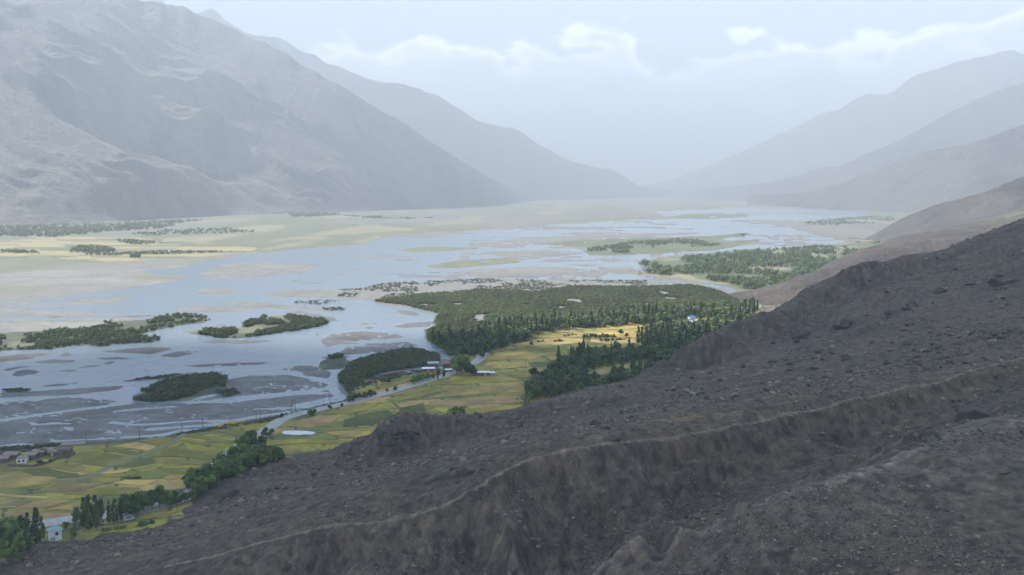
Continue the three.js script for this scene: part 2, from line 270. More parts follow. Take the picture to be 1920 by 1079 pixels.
    if (kind === 'veg') { c = mixc(COL.dark, COL.grass, sstep(g, 0.5, 0.7)); }
    else if (kind === 'grass') { c = mixc(COL.grass, COL.sand, sstep(h, 0.5, 0.8) * 0.5); }
    else if (kind === 'far') { c = mixc(COL.green, COL.grass, g); c = mixc(c, COL.dark, sstep(h, 0.5, 0.7) * 0.6); }
    else if (kind === 'sand') { c = mixc(COL.sand, COL.gravel, sstep(g, 0.3, 0.7)); c = mixc(c, COL.grass, sstep(h, 0.55, 0.75) * 0.35); rise = 0.3; c = mixc(COL.wet, c, sstep(L, 0.3 * S, 3 * S)); c = [c[0] * streak, c[1] * streak, c[2] * streak]; }
    else { c = mixc(COL.mud, COL.wet, sstep(g, 0.4, 0.65)); c = mixc(c, COL.gravel, sstep(h, 0.55, 0.8) * 0.35); rise = 0.22; c = [c[0] * streak, c[1] * streak, c[2] * streak]; }
  }
  return { L, c, kind, rise, S, h };
}
const floorMat = new THREE.MeshStandardMaterial({ vertexColors: true, roughness: 0.95, map: rep(grainSoft, 1 / 23), bumpMap: rep(bumpy, 1 / 9), bumpScale: 0.25 });
{
  const bearings = []; for (let i = 0; i <= 12; i++) bearings.push(lerp(-1.9, -0.72, i / 12)); const n = 1080; for (let i = 1; i <= n; i++) bearings.push(lerp(-0.72, 0.5, i / n)); for (let i = 1; i <= 10; i++) bearings.push(lerp(0.5, 1.9, i / 10));
  const dists = []; const m = 460; for (let j = 0; j <= m; j++) dists.push(1 / lerp(1 / 285, 1 / 26000, j / m)); dists.push(32000, 45000);
  const mesh = gridMesh(bearings.length, dists.length, (i, j) => {
    const d = dists[j], x = bearings[i] * d, z = -d, f = floorAt(x, z);
    let y = clamp(f.L * 0.07 / Math.sqrt(f.S), -0.5, f.rise);
    if (y > 0) y += (fbm(x / 6, z / 6, 3) - 0.5) * 0.12;
    const t = 0.82 + 0.36 * f.h;
    return [x, y, z, f.c[0] * t, f.c[1] * t, f.c[2] * t];
  }, floorMat);
  setting(mesh, 'valley_floor', 'flat valley floor of silt bars, gravel, meadow and farmland');
}
// ---- the river: one sheet of silty water at level zero
{
  const g = new THREE.PlaneGeometry(1, 1).rotateX(-Math.PI / 2);
  const p = g.attributes.position, u = g.attributes.uv;
  for (let i = 0; i < p.count; i++) { p.setXYZ(i, p.getX(i) * 60000, 0, p.getZ(i) * 44000 - 22290); u.setXY(i, p.getX(i), p.getZ(i)); }
  const m = new THREE.MeshPhysicalMaterial({ color: lin(.19, .235, .275), roughness: 0.16, ior: 1.33, bumpMap: rep(bumpy, 1 / 38), bumpScale: 0.35 });
  setting(new THREE.Mesh(g, m), 'river', 'silty braided river winding down the valley');
}

// ================================================================ MOUNTAINS
function interp(pts, u) {                               // smooth curve through the points (cubic Hermite, limited slopes)
  const n = pts.length; if (u <= pts[0][0]) return pts[0][1]; if (u >= pts[n - 1][0]) return pts[n - 1][1];
  let i = 1; while (u > pts[i][0]) i++;
  const sl = (k) => (pts[k][1] - pts[k - 1][1]) / (pts[k][0] - pts[k - 1][0]), m = (k) => { if (k <= 0) return sl(1); if (k >= n - 1) return sl(n - 1); const a = sl(k), b = sl(k + 1); return a * b <= 0 ? 0 : 2 * a * b / (a + b); };
  const a = pts[i - 1], b = pts[i], w = b[0] - a[0], t = (u - a[0]) / w, t2 = t * t, t3 = t2 * t;
  return (2 * t3 - 3 * t2 + 1) * a[1] + (t3 - 2 * t2 + t) * w * m(i - 1) + (-2 * t3 + 3 * t2) * b[1] + (t3 - t2) * w * m(i);
}
function range(name, label, o) {
  const nu = o.nu, nt = o.nt, nb = 8, mat = new THREE.MeshStandardMaterial({ vertexColors: true, roughness: 1, map: rep(grainSoft, 1 / 260), bumpMap: rep(bumpy, 1 / 170), bumpScale: o.bump ?? 14 });
  const mesh = gridMesh(nu, nt + nb, (i, j) => {
    const u = lerp(o.from, o.to, i / (nu - 1)), s = (u - 960) / F, d0 = interp(o.base, u), cy = interp(o.crest, u), te = (HORIZON - cy) / F, ts = Math.tan((o.slope ?? 28) * Math.PI / 180);
    const d1 = Math.min((d0 + H / ts) / Math.max(0.3, 1 - te / ts), d0 + (o.deep ?? 6000)), h = Math.max(2, H + te * d1);
    let t = j / (nt - 1), x, y, z;
    if (t <= 1) { const d = lerp(d0, d1, t); x = s * d; z = -d; y = h * Math.pow(t, o.pow ?? 1.2) - 6 * (1 - t); }
    else { const k = (j - nt + 1) / nb, d = d1 + k * k * h * 2.4; x = s * d; z = -d; y = h * (1 - k) - 20 * k; }
    const e = Math.min(1, h / (o.href ?? 900)), env = Math.pow(Math.max(0, Math.sin(Math.PI * Math.min(t, 1) * 0.94)), 0.7) * e * sstep(t, 0, 0.09);
    const wx = (fbm(x / 1100, z / 1100, 3) - 0.5) * 500;
    let n = 0;
    if (o.relief) {
      if (o.spur) {                                      // spurs and gullies fall aslant towards the valley
        const row = HORIZON - (y - H) / -z * F, q = (row - o.spur * u) / o.cell + (fbm(u / 150, row / 150, 3) - 0.5) * 1.3;
        n = (ridged(q, u / (o.cell * 6) + 3, 5) - 0.45) * o.relief + (fbm(q * 3.3, u / 60, 3) - 0.5) * o.relief * 0.28;
        n *= 0.35 + 1.1 * sstep(fbm(u / 210 + 7, row / 120, 3), 0.35, 0.65);
      } else n = (ridged((z + wx + x * (o.skew ?? 0)) / o.cell, x / (o.cell * 3.2) + 5, 5) - 0.45) * o.relief;
      n += (fbm(x / 420 + 9, z / 420, 4) - 0.5) * o.relief * 0.25;
      n *= env;
    }
    const jag = (fbm(u / 26, 7.7 + (o.seed ?? 0), 4) - 0.5) * (o.jag ?? 20) * sstep(t, 0.75, 1) * e;
    y += n + jag;
    if (o.shape) y += o.shape(u, t, e, x, z);
    const c = o.color(x, y, z, t, n, u);
    return [x, y, z, c[0], c[1], c[2]];
  }, mat);
  return setting(mesh, name, label);
}
const rock = (a, b, f) => (x, y, z, t, n) => { const k = sstep(fbm(x / 500, (z + y) / 350 + 3, 5), 0.36, 0.64), m = 0.85 + 0.3 * fbm(x / 60, (z + y) / 60, 3), c = mixc(a, b, k); return [c[0] * m, c[1] * m, c[2] * m]; };
const dFloor = (py) => H * F / (py - HORIZON);

range('mountain', 'great scree mountain closing the valley on the far bank', {
  from: -900, to: 1010, nu: 540, nt: 180, slope: 30, pow: 1.15, relief: 170, cell: 82, spur: 0.5, href: 1500, jag: 55, bump: 16,
  base: [[-900, dFloor(450)], [-300, dFloor(436)], [0, dFloor(427)], [200, dFloor(417)], [330, dFloor(409)], [430, dFloor(404)], [640, dFloor(398)], [760, dFloor(393)], [860, dFloor(388)], [940, dFloor(382)], [1010, dFloor(376)]],
  crest: [[-900, -60], [-500, -50], [-200, -42], [0, -34], [150, -20], [240, -6], [300, 14], [350, 22], [400, 42], [470, 68], [560, 118], [640, 162], [720, 212], [800, 262], [870, 305], [940, 345], [985, 366], [1010, 374]],
  color: rock([.25, .225, .20], [.17, .155, .15]),
  shape: (u, t, e) => {                                  // a broad debris cone at the foot, and the gully cut beside it
    const cone = Math.max(0, 1 - Math.abs(u - (120 + 230 * (1 - t * 2.2))) / 260) * Math.exp(-Math.pow((t - 0.13) / 0.13, 2));
    const cut = Math.exp(-Math.pow((u - (560 - 900 * t)) / 70, 2)) * sstep(t, 0.12, 0.26) * (1 - sstep(t, 0.35, 0.5));
    return cone * 90 * sstep(t, 0.004, 0.1) - cut * 150 * e;
  },
});
range('mountain', 'pale blue ridge behind the great scree mountain', {
  from: 150, to: 1290, nu: 320, nt: 66, slope: 40, relief: 420, cell: 1500, skew: 0.3, href: 1500, jag: 90, deep: 5000,
  base: [[150, 8800], [700, 10000], [1000, 12500], [1200, 15500], [1290, 17000]],
  crest: [[150, -20], [300, 10], [380, 34], [415, 27], [440, 45], [470, 62], [490, 72], [530, 78], [570, 97], [620, 120], [700, 152], [760, 166], [800, 172], [850, 198], [900, 230], [960, 243], [1010, 270], [1060, 300], [1110, 315], [1140, 318], [1170, 332], [1200, 350], [1240, 355], [1290, 357]],
  color: rock([.125, .115, .108], [.09, .085, .085]),
});
range('mountain', 'faint farthest ridge on the right side of the valley', {
  from: 1130, to: 2500, nu: 320, nt: 60, slope: 38, relief: 380, cell: 1400, skew: -0.3, href: 1500, jag: 90, deep: 6000,
  base: [[1130, 22000], [1300, 17000], [1500, 13000], [1700, 10500], [1920, 9500], [2500, 9000]],
  crest: [[1130, 356], [1230, 344], [1300, 322], [1380, 288], [1440, 262], [1500, 235], [1560, 210], [1615, 184], [1650, 178], [1700, 148], [1740, 134], [1780, 117], [1820, 112], [1870, 103], [1895, 108], [1920, 97], [2050, 75], [2200, 60], [2500, 50]],
  color: rock([.125, .115, .108], [.09, .085, .085]),
});
range('mountain', 'middle blue ridge on the right side of the valley', {
  from: 1250, to: 2500, nu: 300, nt: 60, slope: 34, relief: 300, cell: 1200, skew: -0.3, href: 1300, jag: 60, deep: 5000,
  base: [[1250, 15000], [1400, 10500], [1550, 8500], [1700, 7500], [2500, 6800]],
  crest: [[1250, 357], [1340, 352], [1420, 344], [1480, 334], [1540, 315], [1570, 312], [1620, 290], [1700, 255], [1780, 210], [1850, 180], [1920, 155], [2100, 110], [2500, 90]],
  color: rock([.125, .115, .108], [.09, .085, .085]),
});
range('mountain', 'lower blue spur on the right side of the valley', {
  from: 1400, to: 2500, nu: 280, nt: 60, slope: 29, relief: 220, cell: 900, skew: -0.3, href: 900, jag: 40, deep: 4000,
  base: [[1400, 8500], [1550, 6500], [1700, 5400], [1850, 4700], [2500, 4300]],
  crest: [[1400, 366], [1480, 364], [1560, 348], [1640, 322], [1700, 298], [1760, 280], [1840, 260], [1920, 232], [2100, 190], [2500, 150]],
  color: rock([.125, .115, .108], [.09, .085, .085]),
});
range('hill', 'brown hillside behind the terraced fan', {
  from: 1590, to: 2400, nu: 260, nt: 110, slope: 24, relief: 60, cell: 240, skew: -0.3, href: 250, jag: 12, deep: 1600, bump: 5,
  base: [[1590, 2650], [1640, 2450], [1700, 2250], [1800, 2050], [1920, 1900], [2400, 1800]],
  crest: [[1590, 462], [1640, 438], [1680, 414], [1710, 400], [1760, 380], [1800, 370], [1850, 356], [1885, 341], [1920, 326], [2000, 296], [2400, 150]],
  color: rock([.115, .095, .08], [.08, .07, .065]),
});

// ---- heights fitted through surveyed points (multiquadric)
function surface(pts, c = 9, smooth = 0.4) {
  const n = pts.length, A = Array.from({ length: n }, (_, i) => { const r = new Float64Array(n + 1); for (let j = 0; j < n; j++) r[j] = Math.sqrt((pts[i][0] - pts[j][0]) ** 2 + (pts[i][2] - pts[j][2]) ** 2 + c * c); r[i] -= smooth; return r; });
  const mean = pts.reduce((s, p) => s + p[1], 0) / n; for (let i = 0; i < n; i++) A[i][n] = pts[i][1] - mean;
  for (let k = 0; k < n; k++) { let p = k; for (let i = k + 1; i < n; i++) if (Math.abs(A[i][k]) > Math.abs(A[p][k])) p = i; [A[k], A[p]] = [A[p], A[k]]; for (let i = k + 1; i < n; i++) { const f = A[i][k] / A[k][k]; if (f) for (let j = k; j <= n; j++) A[i][j] -= f * A[k][j]; } }
  const w = new Float64Array(n); for (let i = n - 1; i >= 0; i--) { let s = A[i][n]; for (let j = i + 1; j < n; j++) s -= A[i][j] * w[j]; w[i] = s / A[i][i]; }
  const X = Float64Array.from(pts, (p) => p[0]), Z = Float64Array.from(pts, (p) => p[2]), cc = c * c;
  return (x, z) => { let s = mean; for (let i = 0; i < n; i++) { const dx = x - X[i], dz = z - Z[i]; s += w[i] * Math.sqrt(dx * dx + dz * dz + cc); } return s; };
}
const onBearing = (px, dist, y) => [(px - 960) / F * dist, y, -dist];

// the fan terrace with its cliff, beyond the near hillside
{
  const pts = [[1395, 556, 1150], [1440, 542, 1160], [1480, 527, 1170], [1540, 507, 1190], [1600, 489, 1220], [1650, 472, 1250], [1700, 458, 1290], [1760, 449, 1330], [1830, 440, 1360], [1890, 431, 1380], [1960, 420, 1400], [2150, 395, 1420], [2400, 360, 1430],
    [1700, 444, 1500], [1760, 432, 1600], [1840, 418, 1680], [1920, 402, 1750], [1920, 388, 1950], [2100, 360, 1800], [2400, 320, 1800], [1650, 455, 1500], [1610, 472, 1400], [1560, 490, 1330]].map((p) => at3(...p));
  pts.push(onBearing(1395, 1060, -3), onBearing(1480, 1060, 2), onBearing(1600, 1080, 8), onBearing(1700, 1120, 14), onBearing(1830, 1180, 22), onBearing(1960, 1200, 30), onBearing(2200, 1220, 42), onBearing(2400, 1220, 50), onBearing(1350, 1150, -6), onBearing(1340, 1300, -6), onBearing(1440, 1260, -6), onBearing(1500, 1330, -6), onBearing(1560, 1480, -6), onBearing(1600, 1650, -6), onBearing(1640, 1850, -6), onBearing(1680, 2050, 2), onBearing(1800, 2100, 30), onBearing(2000, 2150, 90), onBearing(2300, 2150, 110), onBearing(1600, 900, 6), onBearing(1900, 950, 30), onBearing(2300, 980, 50));
  const hgt = surface(pts, 14, 0.3);
  const mat = new THREE.MeshStandardMaterial({ vertexColors: true, roughness: 1, map: rep(grainSoft, 1 / 60), bumpMap: rep(bumpy, 1 / 45), bumpScale: 2.5 });
  const green = mkPoly([[1700, 440], [1760, 432], [1920, 400], [1960, 390], [1960, 415], [1880, 424], [1760, 441]]);
  setting(gridMesh(330, 180, (i, j) => {
    const u = lerp(1340, 2350, i / 329), k = j / 179, d = 1 / lerp(1 / 960, 1 / 2150, k), x = (u - 960) / F * d, z = -d;
    let y = hgt(x, z); const sl = Math.abs(hgt(x, z + 6) - y) / 6, steep = sstep(sl, 0.25, 0.6);
    y += (ridged(x / 26 + (fbm(x / 40, z / 40, 2) - 0.5) * 1.5, z / 140, 3) - 0.5) * 13 * steep + (fbm(x / 30, z / 30, 4) - 0.5) * 5;
    const n = fbm(x / 60, z / 60, 4), m = 0.8 + 0.4 * fbm(x / 6, z / 6, 3);
    let c = mixc([.105, .08, .06], [.072, .058, .05], sstep(n, 0.35, 0.65));
    c = mixc(c, [.09, .081, .077], steep * 0.7 * sstep(fbm(x / 14, z / 40 + 6, 3), 0.3, 0.6));
    if (d > 1420 && y > 40 && steep < 0.4) { const q = sstep(fbm(x / 90 + 4, z / 160, 4), 0.42, 0.58) * sstep(d, 1420, 1560); c = mixc(c, [.17, .175, .07], q * 0.8); if (fbm(x / 25, z / 60 + 9, 3) > 0.62) c = mixc(c, [.06, .08, .035], q); }
    return [x, y, z, c[0] * m, c[1] * m, c[2] * m];
  }, mat), 'terrace', 'brown fan terrace ending in a grey cliff beyond the near hillside');
}

// ================================================================ THE NEAR HILLSIDE
const crestPts = [[-420, 1240, 274], [-200, 1150, 293], [-60, 1103, 301], [0, 1072, 309], [100, 1028, 325], [200, 1005, 346], [300, 986, 360], [345, 967, 371], [420, 923, 389], [470, 895, 410], [520, 877, 420], [570, 870, 424], [620, 868, 426], [672, 855, 428], [700, 825, 431], [730, 790, 436], [765, 784, 440], [800, 782, 445], [870, 780, 455], [930, 772, 468], [980, 764, 480], [1040, 745, 495], [1100, 728, 510], [1170, 716, 525], [1240, 705, 540], [1300, 690, 550], [1322, 650, 556], [1345, 630, 560], [1375, 640, 566], [1400, 605, 590], [1440, 585, 605], [1480, 580, 620], [1540, 540, 640], [1600, 505, 660], [1640, 490, 670], [1700, 478, 685], [1760, 470, 695], [1840, 440, 700], [1920, 410, 700], [2050, 360, 700], [2200, 300, 700]];
const pathPts = [[120, 1120, 268], [310, 1062, 262], [450, 1028, 258], [540, 1004, 256], [620, 985, 255], [790, 962, 256], [870, 928, 258], [930, 892, 260], [1000, 858, 266], [1070, 842, 270], [1150, 830, 275], [1220, 822, 280], [1290, 815, 285], [1380, 797, 292], [1480, 775, 300], [1590, 750, 308], [1700, 725, 318], [1810, 698, 326], [1920, 670, 335], [2100, 620, 345]];
const hillPts = [...crestPts, ...pathPts,
  [500, 950, 330], [700, 900, 340], [865, 860, 350], [1000, 800, 380], [1140, 800, 320], [1100, 760, 400], [1300, 740, 400], [1500, 700, 430], [1400, 670, 500], [1320, 695, 535], [1360, 690, 520], [1500, 640, 560], [1600, 600, 560], [1700, 650, 430], [1800, 560, 540], [1920, 520, 560], [1920, 600, 430], [1650, 540, 620], [1760, 500, 640], [690, 866, 424], [720, 850, 426], [760, 846, 427], [800, 834, 433], [850, 812, 444], [900, 790, 455], [700, 876, 408], [760, 868, 405], [830, 846, 405], [1440, 628, 588], [1405, 640, 575], [1490, 612, 602], [1560, 570, 626], [1620, 543, 645], [1700, 520, 660], [1365, 668, 552], [1335, 690, 552], [1300, 698, 545], [100, 1072, 292], [200, 1040, 300], [350, 1000, 320],
  [400, 1079, 249], [600, 1079, 240], [750, 1079, 235], [880, 1000, 244], [985, 985, 241], [960, 1079, 228], [1035, 1079, 236], [1060, 950, 252], [1140, 950, 254], [1200, 1000, 243], [1300, 900, 270], [1300, 950, 259], [1450, 870, 277], [1450, 915, 259], [1600, 830, 287], [1700, 800, 292], [1800, 740, 312], [1820, 790, 288],
  [1060, 1090, 207], [1180, 1040, 206], [1300, 985, 204], [1420, 935, 202], [1520, 918, 206], [1600, 890, 213], [1700, 850, 223], [1800, 815, 233], [1920, 790, 241], [2100, 745, 252],
  [1100, 1140, 190], [1300, 1079, 182], [1500, 1079, 174], [1500, 1000, 187], [1700, 1079, 167], [1700, 950, 197], [1920, 1079, 161], [1920, 930, 196], [1920, 1280, 130], [1500, 1280, 140], [1100, 1280, 160], [700, 1280, 188], [300, 1280, 212], [-100, 1280, 236], [2200, 1100, 160], [2200, 850, 230],
].map((p) => at3(...p));
for (const [px, d, y] of [[1300, 232, 51], [1420, 236, 57], [1520, 242, 61], [1620, 252, 65], [1720, 264, 69], [1920, 284, 76],
  [-300, 340, -5], [0, 372, -5], [100, 388, -5], [220, 402, -5], [345, 428, -5], [450, 462, -5], [520, 480, -5], [600, 482, -5], [700, 486, -5], [800, 512, -5], [900, 536, -5], [980, 560, -4], [1100, 600, -4], [1180, 622, 2], [1240, 640, 8], [1300, 650, 17], [1345, 660, 22], [1400, 690, 26], [1300, 740, -3], [1400, 790, 0], [1440, 720, 34], [1480, 800, 28], [1540, 760, 46], [1640, 790, 58], [1760, 830, 66], [1920, 860, 88], [2200, 900, 120], [1480, 940, 21], [1420, 900, 8], [1540, 960, 26], [1700, 1000, 22], [1900, 1020, 40]]) hillPts.push(onBearing(px, d, y));
const hillBase = surface(hillPts, 3.2, 0.06);
const PATHS = [mkLine3(pathPts.slice(1), 0.42), mkLine3([[60, 1066, 286], [110, 1050, 290], [150, 1040, 292], [215, 1018, 300], [245, 1006, 305], [300, 1000, 312], [400, 982, 322], [480, 958, 335]], 0.32)];
function mkLine3(pts, w) { const p = pts.map((q) => at3(...q)).map(([x, , z]) => [x, z]); let x0 = 1e9, x1 = -1e9, z0 = 1e9, z1 = -1e9; for (const [x, z] of p) { x0 = Math.min(x0, x); x1 = Math.max(x1, x); z0 = Math.min(z0, z); z1 = Math.max(z1, z); } return { p, x0, x1, z0, z1, w }; }
const spurCrest = mkLine3([[1060, 1090, 207], [1180, 1040, 206], [1300, 985, 204], [1420, 935, 202], [1520, 918, 206], [1600, 890, 213], [1700, 850, 223], [1800, 815, 233], [1920, 790, 241], [2100, 745, 252]], 1);
const straw = mkLine3([[1240, 800, 296], [1330, 782, 302], [1420, 765, 308], [1500, 748, 318]], 6);
const EDGE = pathPts.map((q) => at3(...q)).map(([x, , z]) => [x, z]);
function edgeZ(x) { for (let i = 1; i < EDGE.length; i++) if (x <= EDGE[i][0]) { const a = EDGE[i - 1], b = EDGE[i]; return lerp(a[1], b[1], (x - a[0]) / (b[0] - a[0])); } return EDGE[EDGE.length - 1][1]; }
function hillAt(x, z) {
  const y0 = hillBase(x, z), e = 3, sx = (hillBase(x + e, z) - y0) / e, sz = (hillBase(x, z + e) - y0) / e, sl = Math.hypot(sx, sz);
  const d = -z, steep = sstep(sl, 0.3, 0.68);
  const wx = (fbm(x / 22, z / 22, 3) - 0.5) * 1.6;
  const below = z - edgeZ(x) + (vn(x / 4, 3) - 0.5) * 1.6, calm = 1 - 0.85 * (1 - sstep(Math.abs(below), 2, 11));   // metres below the lip that carries the path
  let y = y0 - 4.2 * sstep(below, 0.6, 7) * (1 - sstep(below, 14, 42)) * sstep(x, -55, -15);
  // gullies run down the steep faces, hummocks and broken ledges elsewhere
  const facing = sstep(sz, -0.9, -0.3);
  const rib = ridged(x / 15 + wx + z / 90, z / 70 + 4, 4);
  y += (rib - 0.5) * (7.5 + 4 * (1 - sstep(d, 235, 262))) * steep * calm;
  const led = fbm(x / 34 + 2, z / 48, 4); y += (led - 0.5) * 4.2 * (0.5 + steep) * calm;
  y += (fbm(x / 9, z / 9 + 30, 4) - 0.5) * 2.2 * (0.6 + steep) * calm;
  y += (ridged(x / 3.1, z / 3.1, 3) - 0.4) * 0.8 * (0.45 + 1.1 * steep);
  y += (ridged(x / 4.4 + wx * 1.4 + z / 60, z / 46 + 9, 3) - 0.45) * 1.9 * steep * sstep(below, 1, 9);
  y += (fbm(x / 17 + 80, z / 13, 3) - 0.5) * 2.6 * sstep(fbm(x / 60 + 7, z / 60, 2), 0.45, 0.6) * calm;
  // the lower wall is cut into ribs and ravines
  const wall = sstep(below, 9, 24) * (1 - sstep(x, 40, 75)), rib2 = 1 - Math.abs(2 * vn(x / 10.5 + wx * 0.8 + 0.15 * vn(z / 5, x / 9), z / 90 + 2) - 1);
  y += (Math.pow(rib2, 1.5) - 0.55) * 7.5 * wall;
  const outcrop = sstep(fbm(x / 45 + 60, z / 30 + 3, 4), 0.6, 0.72) * sstep(d, 330, 400); y += outcrop * (ridged(x / 6, z / 6 + 7, 4) - 0.2) * 3.6;
  let path = 1e9; for (const P of PATHS) path = Math.min(path, lineDist(P, x, z, 8) - P.w * (0.8 + 0.5 * vn(x / 5, z / 5)));
  return { y, y0, steep, rib, rib2, wall, led, path, sl, sz, outcrop };
}
const rubble = grainTexture(1024, 0.28, 1.0, 7, 8, 1, 0.86);
const hillMat = new THREE.MeshStandardMaterial({ vertexColors: true, roughness: 1, map: rep(rubble, 1 / 17), bumpMap: rep(rubble, 1 / 17), bumpScale: 0.8 });
let hillMesh;
{
  const nu = 880, nd = 620, b0 = (-470 - 960) / F, b1 = (2250 - 960) / F;
  const ds = []; for (let j = 0; j < nd; j++) { const k = j / (nd - 1); ds.push(1 / lerp(1 / 128, 1 / 1030, Math.pow(k, 0.93))); }
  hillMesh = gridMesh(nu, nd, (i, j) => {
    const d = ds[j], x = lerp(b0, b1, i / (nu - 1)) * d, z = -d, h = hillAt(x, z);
    const n = fbm(x / 28 + 5, z / 28, 4), n2 = fbm(x / 6, z / 6 + 11, 4), n3 = fbm(x / 70, z / 50 + 90, 4);
    let c = mixc([.108, .088, .073], [.082, .068, .060], sstep(n, 0.35, 0.65));
    c = mixc(c, [.13, .104, .08], sstep(n3, 0.5, 0.68) * 0.6);
    c = mixc(c, [.098, .09, .09], h.steep * 0.65 * sstep(n2, 0.3, 0.6));
    const ns = lineDist(spurCrest, x, z, 40); if (ns < 40) { c = mixc(c, [.145, .136, .136], (1 - sstep(ns, 6, 34)) * 0.75 * sstep(n2, 0.25, 0.55)); c = mixc(c, [.26, .235, .215], (1 - sstep(ns + (n2 - 0.5) * 7, 0.8, 2.6)) * 0.8); }
    const st = lineDist(straw, x, z, 16); if (st < 14) c = mixc(c, [.22, .155, .08], (1 - sstep(st, 2, 10)) * sstep(n2, 0.42, 0.62) * 0.8);
    c = mixc(c, [.055, .048, .045], sstep(n2, 0.62, 0.76) * 0.6);
    c = mixc(c, [.066, .057, .053], h.outcrop * 0.5);
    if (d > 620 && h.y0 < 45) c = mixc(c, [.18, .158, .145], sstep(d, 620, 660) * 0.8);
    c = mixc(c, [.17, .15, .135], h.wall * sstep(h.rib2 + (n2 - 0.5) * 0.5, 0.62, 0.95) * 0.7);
    const pg = fbm(x / 3.3 + 17, z / 3.3, 4), pl = fbm(x / 4.6, z / 2.7 + 40, 4); c = mixc(c, [.036, .031, .029], sstep(pg, 0.57, 0.7) * 0.75); c = mixc(c, [.185, .155, .128], sstep(pl, 0.6, 0.74) * 0.6);
    c = mixc([.235, .2, .17], c, sstep(h.path, -0.25, 0.3));
    const m = 0.62 + 0.8 * fbm(x / 1.9, z / 1.9, 3);
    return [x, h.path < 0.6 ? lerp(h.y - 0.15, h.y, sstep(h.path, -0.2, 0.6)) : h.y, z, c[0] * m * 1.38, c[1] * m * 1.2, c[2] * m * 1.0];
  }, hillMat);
  setting(hillMesh, 'hillside', 'dark stony hillside falling towards the valley, crossed by a footpath');
}
